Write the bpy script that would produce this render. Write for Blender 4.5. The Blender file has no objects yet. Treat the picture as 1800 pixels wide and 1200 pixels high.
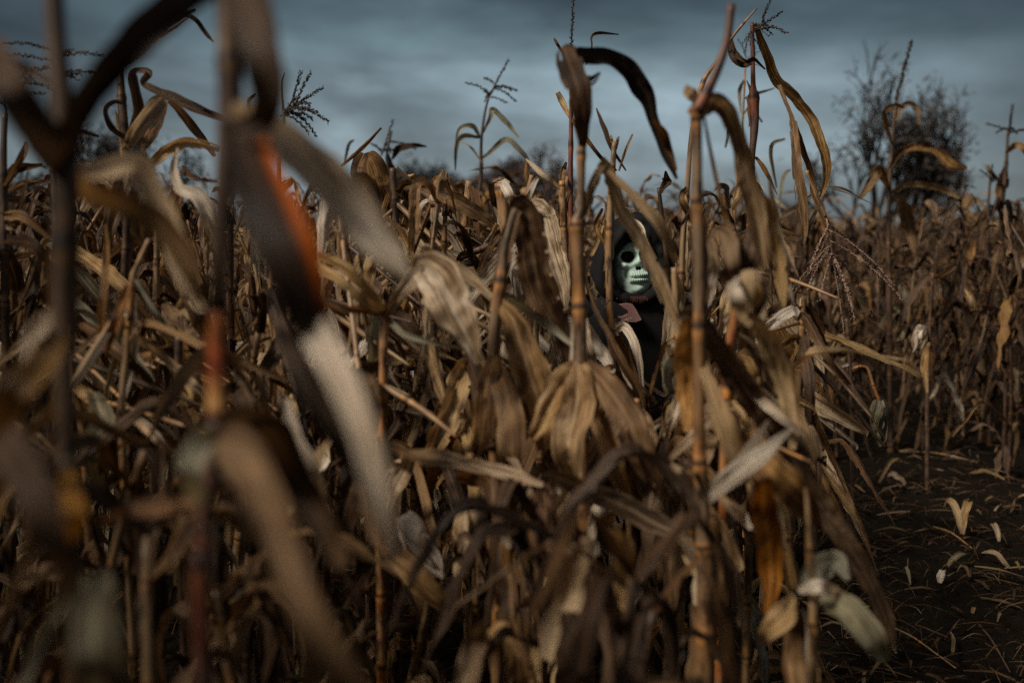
import bpy, math, random
import numpy as np
from mathutils import Vector, Matrix, noise

S = bpy.context.scene
C = S.collection
R = math.radians
rng = random.Random(7)

# ------------------------------------------------------------------ camera
CAM = Vector((0, 0, 1.6))
FPX = 1750.0                       # focal length in photo pixels (1800 wide)
PITCH = math.atan(200 / FPX)
cd = bpy.data.cameras.new('camera')
cam = bpy.data.objects.new('camera', cd)
C.objects.link(cam)
S.camera = cam
cd.sensor_width = 36
cd.lens = 36 * FPX / 1800
cam.location = CAM
cam.rotation_euler = (math.pi / 2 - PITCH, 0, 0)
cd.clip_start = 0.05
cd.clip_end = 2000
cd.dof.use_dof = True
cd.dof.focus_distance = 3.9
cd.dof.aperture_fstop = 1.35
FWD = Vector((0, math.cos(PITCH), -math.sin(PITCH)))
UP = Vector((0, math.sin(PITCH), math.cos(PITCH)))
RT = Vector((1, 0, 0))

# ------------------------------------------------------------------ world
SKY_GAIN = 1.08
W = bpy.data.worlds.new('World')
S.world = W
W.use_nodes = True
nt = W.node_tree
nt.nodes.clear()


class NT:
    """small helper to write node trees"""
    def __init__(s, t): s.t = t
    def n(s, kind, **kw):
        nd = s.t.nodes.new(kind)
        for k, v in kw.items():
            if k.startswith('i_'):
                key = k[2:]
                key = int(key) if key.isdigit() else key.replace('_', ' ')
                if hasattr(v, 'is_linked') or isinstance(v, bpy.types.NodeSocket):
                    s.t.links.new(v, nd.inputs[key])
                else:
                    nd.inputs[key].default_value = v
            else:
                setattr(nd, k, v)
        return nd
    def math(s, op, a, b=None, c=None, clamp=False):
        nd = s.t.nodes.new('ShaderNodeMath'); nd.operation = op; nd.use_clamp = clamp
        for i, v in enumerate((a, b, c)):
            if v is None: continue
            if isinstance(v, bpy.types.NodeSocket): s.t.links.new(v, nd.inputs[i])
            else: nd.inputs[i].default_value = v
        return nd.outputs[0]
    def mix(s, f, a, b, mode='MIX'):
        nd = s.t.nodes.new('ShaderNodeMix'); nd.data_type = 'RGBA'; nd.blend_type = mode
        for k, v in ((0, f), (6, a), (7, b)):
            if isinstance(v, bpy.types.NodeSocket): s.t.links.new(v, nd.inputs[k])
            else: nd.inputs[k].default_value = v if k == 0 else (tuple(v) + (1,))[:4]
        return nd.outputs[2]
    def ramp(s, f, stops, interp='LINEAR'):
        nd = s.t.nodes.new('ShaderNodeValToRGB'); cr = nd.color_ramp; cr.interpolation = interp
        while len(cr.elements) < len(stops): cr.elements.new(0.5)
        for e, (p, c) in zip(cr.elements, stops):
            e.position = p
            e.color = (c, c, c, 1) if isinstance(c, (int, float)) else tuple(c) + (1,)
        s.t.links.new(f, nd.inputs[0])
        return nd.outputs[0]
    def link(s, a, b): s.t.links.new(a, b)


SUN_EL, SUN_ROT = R(45), R(237)
g = NT(nt)
sky = g.n('ShaderNodeTexSky', sky_type='NISHITA', sun_disc=False, sun_elevation=SUN_EL, sun_rotation=SUN_ROT)
tc = g.n('ShaderNodeTexCoord')
sep = g.n('ShaderNodeSeparateXYZ', i_0=tc.outputs['Generated'])
el = g.math('ARCSINE', sep.outputs[2])
az = g.math('ARCTAN2', sep.outputs[0], sep.outputs[1])
# streaky cloud bands, slightly tilted, laid out on the sky dome by azimuth and elevation
v1 = g.n('ShaderNodeCombineXYZ', i_0=g.math('MULTIPLY', az, 2.4), i_1=g.math('ADD', g.math('MULTIPLY', el, 7.0), g.math('MULTIPLY', az, 0.55)), i_2=3.7)
n1 = g.n('ShaderNodeTexNoise', i_Vector=v1.outputs[0], i_Scale=1.25, i_Detail=5.0, i_Roughness=0.5, i_Distortion=0.35)
v2 = g.n('ShaderNodeCombineXYZ', i_0=g.math('MULTIPLY', az, 5.0), i_1=g.math('MULTIPLY', el, 11.0), i_2=9.1)
n2 = g.n('ShaderNodeTexNoise', i_Vector=v2.outputs[0], i_Scale=1.2, i_Detail=6.0, i_Roughness=0.55)
elr = g.math('DIVIDE', el, 0.5, clamp=True)
base = g.ramp(elr, [(0.0, (0.27, 0.345, 0.40)), (0.12, (0.30, 0.385, 0.435)), (0.27, (0.245, 0.325, 0.365)),
                    (0.35, (0.098, 0.146, 0.162)), (0.46, (0.052, 0.081, 0.092)), (0.66, (0.16, 0.2, 0.22)), (1.0, (0.24, 0.24, 0.235))])
azd = g.math('ABSOLUTE', g.math('SUBTRACT', az, 0.02))
side = g.ramp(azd, [(0.0, 1.05), (0.2, 0.93), (0.34, .60), (0.48, 0.34), (1.0, 0.34)])
cl = g.ramp(n1.outputs[0], [(0.32, 0.32), (0.44, 0.66), (0.54, 1.1), (0.66, 1.5)])
cl2 = g.ramp(n2.outputs[0], [(0.3, 0.62), (0.5, 1.0), (0.68, 1.35)])
c0 = g.mix(1.0, base, cl, 'MULTIPLY')
c0 = g.mix(1.0, c0, cl2, 'MULTIPLY')
c0 = g.mix(1.0, c0, side, 'MULTIPLY')
# the open half of the sky, overhead and behind the photographer, is a brighter even overcast
over = g.ramp(g.math('DIVIDE', el, 1.57, clamp=True), [(0.30, 0.0), (0.55, 1.0)])
c1 = g.mix(over, c0, (0.235, 0.215, 0.19))
skyd = g.mix(1.0, sky.outputs[0], (0.012, 0.012, 0.012), 'MULTIPLY')
c2 = g.mix(1.0, c1, skyd, 'ADD')
bg = g.n('ShaderNodeBackground', i_Color=c2, i_Strength=SKY_GAIN)
wo = g.n('ShaderNodeOutputWorld', i_Surface=bg.outputs[0])

sd = bpy.data.lights.new('sun', 'SUN')
sd.energy = 5.0
sd.angle = R(13)
sd.color = (1.0, 0.90, 0.76)
sun = bpy.data.objects.new('sun', sd)
C.objects.link(sun)
sun.location = (0, 0, 20)
# the bright part of the overcast: up and to the left, a little behind the camera
sdir = Vector((-0.52, -0.34, 0.62)).normalized()
sun.rotation_euler = sdir.to_track_quat('Z', 'Y').to_euler()

S.view_settings.view_transform = 'Standard'
S.view_settings.look = 'None'
S.view_settings.exposure = -0.36
S.view_settings.gamma = 1.0
S.cycles.use_denoising = False
S.cycles.max_bounces = 6
S.cycles.transparent_max_bounces = 8


# ------------------------------------------------------------------ helpers
def P(px, py, d):
    """photo pixel (1800x1200) at a depth in metres along the view axis"""
    return CAM + (FWD + RT * ((px - 900) / FPX) + UP * ((600 - py) / FPX)) * d


def mat(name):
    m = bpy.data.materials.new(name)
    m.use_nodes = True
    m.node_tree.nodes.clear()
    return m, NT(m.node_tree)


def link(name, me, m=None, parent=None, smooth=True):
    o = bpy.data.objects.new(name, me)
    C.objects.link(o)
    if m is not None and not me.materials:
        me.materials.append(m)
    if smooth and len(me.polygons):
        me.polygons.foreach_set('use_smooth', [True] * len(me.polygons))
    if parent is not None:
        o.parent = parent
    return o


def empty(name, loc, label=None, cat=None, group=None):
    o = bpy.data.objects.new(name, None)
    C.objects.link(o)
    o.location = loc
    o.empty_display_size = 0.1
    tag(o, label, cat, group)
    return o


def tag(o, label=None, cat=None, group=None, kind=None):
    if label: o['label'] = label
    if cat: o['category'] = cat
    if group: o['group'] = group
    if kind: o['kind'] = kind
    return o


class MB:
    """gathers verts, faces and uvs of one mesh"""
    def __init__(s): s.v = []; s.f = []; s.uv = []; s.mi = []
    def add(s, vs, fs, uvs, mi=0):
        b = len(s.v)
        s.v += [tuple(x) for x in vs]
        s.f += [tuple(i + b for i in q) for q in fs]
        s.uv += list(uvs)
        s.mi += [mi] * len(fs)
    def mesh(s, name, origin=None):
        me = bpy.data.meshes.new(name)
        v = s.v if origin is None else [(a[0] - origin[0], a[1] - origin[1], a[2] - origin[2]) for a in s.v]
        me.from_pydata(v, [], s.f)
        ul = me.uv_layers.new(name='UVMap')
        idx = np.empty(len(me.loops), dtype=np.int32)
        me.loops.foreach_get('vertex_index', idx)
        ul.data.foreach_set('uv', np.array(s.uv, dtype=np.float32)[idx].ravel())
        me.polygons.foreach_set('material_index', s.mi)
        me.update()
        return me


def spline(pts, n):
    """Catmull-Rom through rows of numbers, n samples, roughly even in the xyz length"""
    p = np.array(pts, dtype=float)
    if len(p) == 2:
        t = np.linspace(0, 1, n)[:, None]
        return p[0] * (1 - t) + p[1] * t
    seg = np.linalg.norm(np.diff(p[:, :3], axis=0), axis=1) + 1e-6
    cum = np.concatenate([[0], np.cumsum(seg)])
    ext = np.vstack([2 * p[0] - p[1], p, 2 * p[-1] - p[-2]])
    out = []
    for s in np.linspace(0, cum[-1], n):
        i = min(int(np.searchsorted(cum, s, side='right')) - 1, len(p) - 2)
        t = (s - cum[i]) / seg[i]
        a, b, c, d = ext[i], ext[i + 1], ext[i + 2], ext[i + 3]
        out.append(0.5 * ((2 * b) + (c - a) * t + (2 * a - 5 * b + 4 * c - d) * t * t + (3 * b - a - 3 * c + d) * t ** 3))
    return np.array(out)


def ribbon(mb, pts, nrm, seed, n=26, fold=0.5, rip=0.12, rollv=None, across=6, curl=0.0, ragged=0.10, crumple=0.55, tear=0.0):
    """A dry corn leaf. pts rows: x,y,z,width(m),roll. nrm(pos, tangent) -> face normal before roll."""
    q = spline(pts, n)
    r = random.Random(seed)
    ph = [r.uniform(0, 6.28) for _ in range(8)]
    fr = [r.uniform(0.7, 1.4) for _ in range(8)]
    T = np.gradient(q[:, :3], axis=0)
    T /= (np.linalg.norm(T, axis=1)[:, None] + 1e-9)
    ds = np.concatenate([[0], np.cumsum(np.linalg.norm(np.diff(q[:, :3], axis=0), axis=1))])
    vs, uvs, fs = [], [], []
    prevW = None
    for i in range(n):
        p = Vector(q[i, :3]); t = Vector(T[i]); w = max(q[i, 3], 0.0008); roll = q[i, 4]
        N = nrm(p, t)
        Wd = t.cross(N)
        if Wd.length < 1e-4: Wd = prevW or Vector((1, 0, 0))
        Wd.normalize()
        if prevW is not None and Wd.dot(prevW) < 0: Wd = -Wd
        prevW = Wd.copy()
        N = Wd.cross(t).normalized()
        s = ds[i]
        ro = roll + 0.2 * math.sin(s * 9 * fr[0] + ph[0])
        cr, sr = math.cos(ro), math.sin(ro)
        W2 = Wd * cr + N * sr
        N2 = N * cr - Wd * sr
        fo = fold * (1 + 0.45 * math.sin(s * 7 * fr[1] + ph[1]))
        for j in range(across + 1):
            a = -1 + 2 * j / across
            sgn = -1 if a < 0 else 1
            edge = 1 + ragged * math.sin(s * 38 * fr[2] + ph[2] + sgn * 1.7) * abs(a) + 0.6 * ragged * math.sin(s * 95 * fr[3] + ph[3] * sgn)
            x = a * w / 2 * math.cos(fo) * edge
            h = abs(a) * w / 2 * math.sin(fo)
            h += rip * w * a * a * math.sin(s * 30 * fr[4] + ph[4] + sgn * 1.3)
            h += rip * 0.3 * w * abs(a) * math.sin(s * 62 * fr[5] + ph[5] * sgn)
            nz = noise.noise(Vector((s * 22 * fr[6], a * 1.6, ph[7] * 9)))
            nz2 = noise.noise(Vector((s * 48 * fr[7], a * 2.6, ph[6] * 9)))
            h += w * crumple * (0.16 * (1 - 3 * abs(nz)) + 0.07 * nz2)
            if curl:
                an = abs(a) * curl * (1 + 0.3 * math.sin(s * 5 + ph[6]))
                x = sgn * math.sin(an) / max(curl, .01) * w / 2 * edge
                h = (1 - math.cos(an)) / max(curl, .01) * w / 2 + 0.3 * h
            vs.append(p + W2 * x + N2 * h)
            uvs.append((j / across, s))
    k = across + 1
    col = r.randrange(1, across - 1) if across > 3 else 1
    t0 = r.uniform(0.35, 0.8)
    for i in range(n - 1):
        f = i / (n - 1)
        for j in range(across):
            if tear and across > 3:
                if j == col and f > t0 and tear > .3: continue
                if j in (0, across - 1) and noise.noise(Vector((i * 0.45, j * 3.3, ph[0] * 5))) > 0.42 - tear * .3: continue
            fs.append((i * k + j, i * k + j + 1, (i + 1) * k + j + 1, (i + 1) * k + j))
    mb.add(vs, fs, uvs)


def tube(mb, pts, n=24, seg=9, node=None, cap=True, seed=0, lump=0.0):
    """pts rows x,y,z,radius. node: internode length in metres for the joint rings (v counts internodes)"""
    q = spline(pts, n)
    T = np.gradient(q[:, :3], axis=0)
    T /= (np.linalg.norm(T, axis=1)[:, None] + 1e-9)
    ds = np.concatenate([[0], np.cumsum(np.linalg.norm(np.diff(q[:, :3], axis=0), axis=1))])
    ref = Vector((1, 0.13, 0.07)) if abs(T[0][0]) < 0.8 else Vector((0.1, 1, 0))
    vs, uvs, fs = [], [], []
    r = random.Random(seed); p0 = r.uniform(0, 6)
    for i in range(n):
        p = Vector(q[i, :3]); t = Vector(T[i])
        ref = (ref - t * ref.dot(t)).normalized()
        b = t.cross(ref)
        rad = max(q[i, 3], 0.0004)
        v = ds[i]
        if node:
            v = ds[i] / node
            v = v + 0.22 * math.sin(v * 1.7 + p0)
            f = v % 1.0
            d0 = min(f, 1 - f)
            rad *= 1 + 0.20 * math.exp(-(d0 / 0.05) ** 2) + (0.10 * (f - 0.3) if f > 0.3 else 0)
        for j in range(seg + 1):
            a = 2 * math.pi * j / seg
            rr = rad * (1 + lump * math.sin(2 * a + p0 + v * 1.5))
            vs.append(p + (ref * math.cos(a) + b * math.sin(a)) * rr)
            uvs.append((j / seg, v))
    k = seg + 1
    for i in range(n - 1):
        for j in range(seg):
            fs.append((i * k + j, i * k + j + 1, (i + 1) * k + j + 1, (i + 1) * k + j))
    if cap:
        for i0, pi in ((0, q[0]), (n - 1, q[-1])):
            base = [i0 * k + j for j in range(seg)]
            fs.append(tuple(base[::-1] if i0 == 0 else base))
    mb.add(vs, fs, uvs)


# ------------------------------------------------------------------ materials
def leaf_material(name, pale, mid, dark, trans=0.28, speck=0.5, rough=0.5, edge=None):
    m, g = mat(name)
    uv = g.n('ShaderNodeUVMap', uv_map='UVMap')
    sp = g.n('ShaderNodeSeparateXYZ', i_0=uv.outputs[0])
    u, v = sp.outputs[0], sp.outputs[1]
    oi = g.n('ShaderNodeObjectInfo')
    geo = g.n('ShaderNodeNewGeometry')
    rnd = g.math('FRACT', g.math('ADD', g.math('MULTIPLY', oi.outputs['Random'], 7.31), g.math('MULTIPLY', geo.outputs['Random Per Island'], 3.17)))
    z = g.math('MULTIPLY', rnd, 40.0)
    # long fibres
    va = g.n('ShaderNodeCombineXYZ', i_0=g.math('MULTIPLY', u, 26.0), i_1=g.math('MULTIPLY', v, 6.0), i_2=z)
    na = g.n('ShaderNodeTexNoise', i_Vector=va.outputs[0], i_Scale=1.0, i_Detail=3.0, i_Roughness=0.65)
    # broad weathering
    vb = g.n('ShaderNodeCombineXYZ', i_0=g.math('MULTIPLY', u, 1.6), i_1=g.math('MULTIPLY', v, 7.0), i_2=g.math('ADD', z, 5.0))
    nb = g.n('ShaderNodeTexNoise', i_Vector=vb.outputs[0], i_Scale=1.0, i_Detail=5.0, i_Roughness=0.6, i_Distortion=0.4)
    # mould speckles
    vc = g.n('ShaderNodeCombineXYZ', i_0=g.math('MULTIPLY', u, 14.0), i_1=g.math('MULTIPLY', v, 200.0), i_2=z)
    nc = g.n('ShaderNodeTexNoise', i_Vector=vc.outputs[0], i_Scale=1.0, i_Detail=2.0)
    k = g.math('ADD', g.math('MULTIPLY', na.outputs[0], 0.5), g.math('MULTIPLY', nb.outputs[0], 0.75))
    k = g.math('ADD', k, g.math('MULTIPLY', g.math('SUBTRACT', rnd, 0.5), 0.28))
    col = g.ramp(k, [(0.44, dark), (0.59, mid), (0.74, pale)])
    streak = g.ramp(na.outputs[0], [(0.36, 0.55), (0.5, 1.0), (0.66, 1.45)])
    col = g.mix(0.85, col, streak, 'MULTIPLY')
    mid_r = g.ramp(g.math('ABSOLUTE', g.math('SUBTRACT', u, 0.5)), [(0.0, 1.0), (0.045, 0.7), (0.07, 0.0)])
    col = g.mix(g.math('MULTIPLY', mid_r, 0.45), col, tuple(min(1, c * 1.15) for c in pale))
    spk = g.ramp(nc.outputs[0], [(0.60, 0.0), (0.66, 1.0)])
    patch = g.ramp(nb.outputs[0], [(0.45, 0.0), (0.6, 1.0)])
    col = g.mix(g.math('MULTIPLY', g.math('MULTIPLY', spk, patch), speck), col, tuple(c * 0.45 for c in dark))
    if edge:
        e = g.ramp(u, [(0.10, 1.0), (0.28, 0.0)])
        col = g.mix(e, col, edge)  # glow through one margin, put into the colour
    hs = g.n('ShaderNodeHueSaturation', i_Color=col, i_Saturation=g.math('ADD', 0.80, g.math('MULTIPLY', g.math('FRACT', g.math('MULTIPLY', rnd, 5.7)), 0.36)),
             i_Value=g.math('ADD', 0.72, g.math('MULTIPLY', g.math('FRACT', g.math('MULTIPLY', rnd, 13.3)), 0.5)))
    col = hs.outputs[0]
    rib = g.n('ShaderNodeMath', operation='SINE', i_0=g.math('MULTIPLY', u, 120.0))
    hgt = g.math('ADD', g.math('MULTIPLY', rib.outputs[0], 0.4), g.math('MULTIPLY', na.outputs[0], 2.0))
    bmp = g.n('ShaderNodeBump', i_Strength=0.8, i_Distance=0.002, i_Height=hgt)
    bs = g.n('ShaderNodeBsdfPrincipled', i_Base_Color=col, i_Roughness=rough, i_Normal=bmp.outputs[0])
    bs.inputs['Specular IOR Level'].default_value = 0.22
    tr = g.n('ShaderNodeBsdfTranslucent', i_Color=g.mix(1.0, col, (1.0, 0.80, 0.55), 'MULTIPLY'))
    mx = g.n('ShaderNodeMixShader', i_0=trans, i_1=bs.outputs[0], i_2=tr.outputs[0])
    g.n('ShaderNodeOutputMaterial', i_Surface=mx.outputs[0])
    return m


LM = {
    'umber': leaf_material('dry_leaf_umber', (0.085, 0.047, 0.024), (0.042, 0.023, 0.012), (0.018, 0.010, 0.006), trans=0.12),
    'tan': leaf_material('dry_leaf_tan', (0.60, 0.42, 0.235), (0.30, 0.18, 0.082), (0.085, 0.042, 0.017)),
    'pale': leaf_material('dry_leaf_pale', (0.84, 0.73, 0.60), (0.58, 0.45, 0.32), (0.22, 0.14, 0.08), rough=0.45),
    'brown': leaf_material('dry_leaf_brown', (0.30, 0.18, 0.085), (0.15, 0.08, 0.035), (0.045, 0.022, 0.010), trans=0.2),
    'dark': leaf_material('dry_leaf_dark', (0.13, 0.075, 0.042), (0.060, 0.032, 0.017), (0.02, 0.011, 0.007), trans=0.12),
    'olive': leaf_material('dry_leaf_olive', (0.42, 0.385, 0.27), (0.23, 0.195, 0.12), (0.08, 0.062, 0.034)),
    'speck': leaf_material('dry_leaf_mouldy', (0.72, 0.60, 0.46), (0.50, 0.38, 0.25), (0.2, 0.12, 0.06), speck=1.0),
    'orange': leaf_material('dry_leaf_orange', (0.50, 0.27, 0.10), (0.33, 0.145, 0.04), (0.13, 0.05, 0.018), trans=0.35),
    'flare': leaf_material('dry_leaf_painted_backlit_margin', (0.06, 0.034, 0.022), (0.030, 0.017, 0.011), (0.014, 0.009, 0.006), edge=(0.30, 0.072, 0.014), trans=0.15),  # light through the leaf edge painted in as an orange margin
}


def stalk_material(name, a, b, c, ringc, sheath_c=(0.26, 0.17, 0.09), sheath_f=0.9):
    m, g = mat(name)
    uv = g.n('ShaderNodeUVMap', uv_map='UVMap')
    sp = g.n('ShaderNodeSeparateXYZ', i_0=uv.outputs[0])
    u, v = sp.outputs[0], sp.outputs[1]
    f = g.math('FRACT', v)
    col = g.ramp(f, [(0.0, ringc), (0.018, ringc), (0.07, c), (0.3, b), (0.62, a), (0.9, b), (0.965, c), (1.0, ringc)])
    oi = g.n('ShaderNodeObjectInfo')
    wn = g.n('ShaderNodeTexWhiteNoise', noise_dimensions='2D', i_Vector=g.n('ShaderNodeCombineXYZ', i_0=g.math('FLOOR', v), i_1=oi.outputs['Random']).outputs[0])
    sheath = g.math('MULTIPLY', g.ramp(wn.outputs[0], [(0.42, 0.0), (0.5, 1.0)]), g.ramp(f, [(0.06, 0.0), (0.1, 1.0), (0.72, 1.0), (0.8, 0.0)]))
    col = g.mix(g.math('MULTIPLY', sheath, sheath_f), col, sheath_c)
    va = g.n('ShaderNodeCombineXYZ', i_0=g.math('MULTIPLY', u, 18.0), i_1=g.math('MULTIPLY', v, 1.3), i_2=g.math('MULTIPLY', oi.outputs['Random'], 30.0))
    na = g.n('ShaderNodeTexNoise', i_Vector=va.outputs[0], i_Scale=1.0, i_Detail=5.0, i_Roughness=0.65)
    vb = g.n('ShaderNodeCombineXYZ', i_0=g.math('MULTIPLY', u, 3.0), i_1=g.math('MULTIPLY', v, 2.2), i_2=g.math('MULTIPLY', oi.outputs['Random'], 50.0))
    nb = g.n('ShaderNodeTexNoise', i_Vector=vb.outputs[0], i_Scale=1.3, i_Detail=6.0, i_Roughness=0.7)
    col = g.mix(1.0, col, g.ramp(na.outputs[0], [(0.3, 0.55), (0.6, 1.1), (0.8, 1.35)]), 'MULTIPLY')
    col = g.mix(1.0, col, g.ramp(nb.outputs[0], [(0.38, 0.22), (0.5, 0.95), (0.75, 1.3)]), 'MULTIPLY')
    bmp = g.n('ShaderNodeBump', i_Strength=0.5, i_Distance=0.001, i_Height=na.outputs[0])
    bs = g.n('ShaderNodeBsdfPrincipled', i_Base_Color=col, i_Roughness=0.5, i_Normal=bmp.outputs[0])
    bs.inputs['Specular IOR Level'].default_value = 0.35
    g.n('ShaderNodeOutputMaterial', i_Surface=bs.outputs[0])
    return m


SM = {
    'hero': stalk_material('stalk_brown_orange', (0.25, 0.14, 0.065), (0.20, 0.10, 0.04), (0.38, 0.17, 0.05), (0.05, 0.028, 0.018), (0.17, 0.11, 0.065)),
    'tan': stalk_material('stalk_tan', (0.33, 0.20, 0.10), (0.26, 0.14, 0.06), (0.42, 0.21, 0.065), (0.08, 0.045, 0.028)),
    'orange': stalk_material('stalk_orange', (0.40, 0.19, 0.065), (0.42, 0.13, 0.035), (0.62, 0.28, 0.07), (0.10, 0.03, 0.02), sheath_f=.55),
    'red': stalk_material('stalk_red', (0.13, 0.045, 0.03), (0.17, 0.05, 0.03), (0.26, 0.09, 0.04), (0.05, 0.02, 0.018), (0.10, 0.06, 0.045), .8),
    'dark': stalk_material('stalk_dark', (0.085, 0.048, 0.028), (0.062, 0.034, 0.02), (0.15, 0.075, 0.03), (0.03, 0.018, 0.014), (0.085, 0.052, 0.032), .8),
    'glow': stalk_material('stalk_bright_orange', (0.50, 0.16, 0.04), (0.40, 0.065, 0.02), (0.78, 0.42, 0.14), (0.2, 0.05, 0.03), sheath_f=0.0),  # orange glow painted into the stalk colour
    'field': stalk_material('stalk_weathered', (0.22, 0.13, 0.06), (0.16, 0.085, 0.036), (0.30, 0.15, 0.05), (0.05, 0.03, 0.016), (0.19, 0.12, 0.06)),
}


def plain(name, col, rough=0.6, noise_s=40, amt=0.35, bump=0.2, spec=0.3):
    m, g = mat(name)
    tcn = g.n('ShaderNodeTexCoord')
    nn = g.n('ShaderNodeTexNoise', i_Vector=tcn.outputs['Object'], i_Scale=noise_s, i_Detail=5.0)
    c = g.mix(1.0, col, g.ramp(nn.outputs[0], [(0.3, 1 - amt), (0.7, 1 + amt)]), 'MULTIPLY')
    bmp = g.n('ShaderNodeBump', i_Strength=bump, i_Distance=0.003, i_Height=nn.outputs[0])
    bs = g.n('ShaderNodeBsdfPrincipled', i_Base_Color=c, i_Roughness=rough, i_Normal=bmp.outputs[0])
    bs.inputs['Specular IOR Level'].default_value = spec
    g.n('ShaderNodeOutputMaterial', i_Surface=bs.outputs[0])
    return m


M_TASSEL = plain('tassel_brown', (0.17, 0.115, 0.08), 0.8, 60)
M_TASSEL_DK = plain('tassel_dark', (0.055, 0.042, 0.035), 0.8, 60)
M_TASSEL_LT = plain('tassel_pinkish', (0.32, 0.21, 0.16), 0.8, 60)
M_SILK = plain('corn_silk', (0.06, 0.03, 0.02), 0.8, 80)

# ------------------------------------------------------------------ plant pieces


def tassel_mesh(name, base, axis, length, branches, seed, thick=1.0, spread=0.7, droop=0.5):
    """centre spike with side branches set with little spikelets; base at the origin given"""
    r = random.Random(seed)
    mb = MB()

    def spike(p0, d, L, rad, dr, grains=True):
        pts = []
        p = Vector(p0); dd = Vector(d).normalized()
        nst = 6
        for i in range(nst + 1):
            f = i / nst
            pts.append((p.x, p.y, p.z, rad * (1 - 0.6 * f)))
            dd = (dd + Vector((0, 0, -1)) * dr * 0.22).normalized()
            p = p + dd * (L / nst)
        tube(mb, pts, n=10, seg=4, cap=True)
        if not grains: return
        q = spline(pts, int(max(8, L / 0.0038)))
        for i in range(2, len(q)):
            c = Vector(q[i, :3])
            t = Vector(q[i, :3] - q[i - 1, :3]).normalized()
            a = r.uniform(0, 6.28)
            side = (t.orthogonal() * math.cos(a) + t.cross(t.orthogonal()) * math.sin(a)).normalized()
            gl = r.uniform(0.007, 0.012) * thick
            tip = c + (t * 0.8 + side * 0.6).normalized() * gl
            w = t.cross(side).normalized() * 0.0026 * thick
            m_ = (c + tip) / 2 + side * 0.0016 * thick
            mb.add([c, m_ + w, tip, m_ - w, m_ - side * 0.003 * thick], [(0, 1, 2), (0, 2, 3), (0, 4, 1), (1, 4, 2), (2, 4, 3), (3, 4, 0)], [(0, 0)] * 5)
    axis = Vector(axis).normalized()
    spike(base, axis, length, 0.0022 * thick, 0.05)
    for k in range(branches):
        f = r.uniform(0.05, 0.4)
        a = k * 2.4 + r.uniform(-.4, .4)
        o = axis.orthogonal().normalized()
        side = (o * math.cos(a) + axis.cross(o) * math.sin(a)).normalized()
        d = (axis * (1 - spread * 0.6) + side * spread).normalized()
        spike(Vector(base) + axis * length * f, d, length * r.uniform(0.4, 0.85), 0.0015 * thick, droop * r.uniform(0.6, 1.6))
    return mb.mesh(name)


def ear_mesh(name, base, axis, length, width, seed, open_=0.25, petals=8):
    """an ear of corn in loose dry husks: overlapping husk leaves round an axis"""
    r = random.Random(seed)
    mb = MB()
    ax = Vector(axis).normalized()
    o = ax.orthogonal().normalized()
    o2 = ax.cross(o)
    base = Vector(base)
    for k in range(petals):
        a = k * 2.4 + r.uniform(-.3, .3)
        side = (o * math.cos(a) + o2 * math.sin(a)).normalized()
        L = length * r.uniform(0.82, 1.15)
        op = open_ * r.uniform(0.0, 1.6) if k > 1 else 0.02
        pts = []
        for i in range(8):
            f = i / 7
            rr = width * 0.46 * math.sin(min(1, f * 1.25 + 0.10) ** 0.75 * math.pi * 0.93) ** 0.7 * (0.75 + 0.05 * k)
            rr = max(rr, 0.002) + op * L * max(0, f - 0.55) ** 1.5
            p = base + ax * L * f + side * rr
            wd = width * 1.15 * (math.sin(min(0.985, f * 0.9 + 0.1) * math.pi) ** 0.6)
            pts.append((p.x, p.y, p.z, wd, 0))
        ribbon(mb, pts, lambda p, t, s=side: -s, seed * 31 + k, n=16, curl=1.15, across=6, rip=0.05, ragged=0.05)
    # silk tuft
    return mb.mesh(name)


# ------------------------------------------------------------------ prototypes of field plants
def make_leaf_pts(r, base, az, L, w, up, kink, hang, twist):
    """leaf that leaves the stalk upwards, kinks over and hangs"""
    d = Vector((math.cos(az), math.sin(az), 0))
    pts = []
    n = 9
    p = Vector(base)
    el = up
    side = Vector((-d.y, d.x, 0))
    yaw = r.uniform(-0.6, 0.6)
    for i in range(n):
        f = i / (n - 1)
        wd = w * min(1.0, 0.5 + f * 3.0) * max(0.05, 1 - max(0, f - 0.5) ** 1.7 * 3.2)
        pts.append((p.x, p.y, p.z, wd, twist * f))
        if f < kink: e = up
        else: e = up + (hang - up) * min(1, (f - kink) / 0.16)
        el += (e - el) * 0.8
        dd = (d * math.cos(el) + Vector((0, 0, 1)) * math.sin(el) + side * yaw * f * 0.5).normalized()
        dd += Vector((r.uniform(-1, 1), r.uniform(-1, 1), r.uniform(-1, 1))) * 0.07
        p = p + dd.normalized() * (L / (n - 1))
    return pts


LOOKS = []


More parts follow.
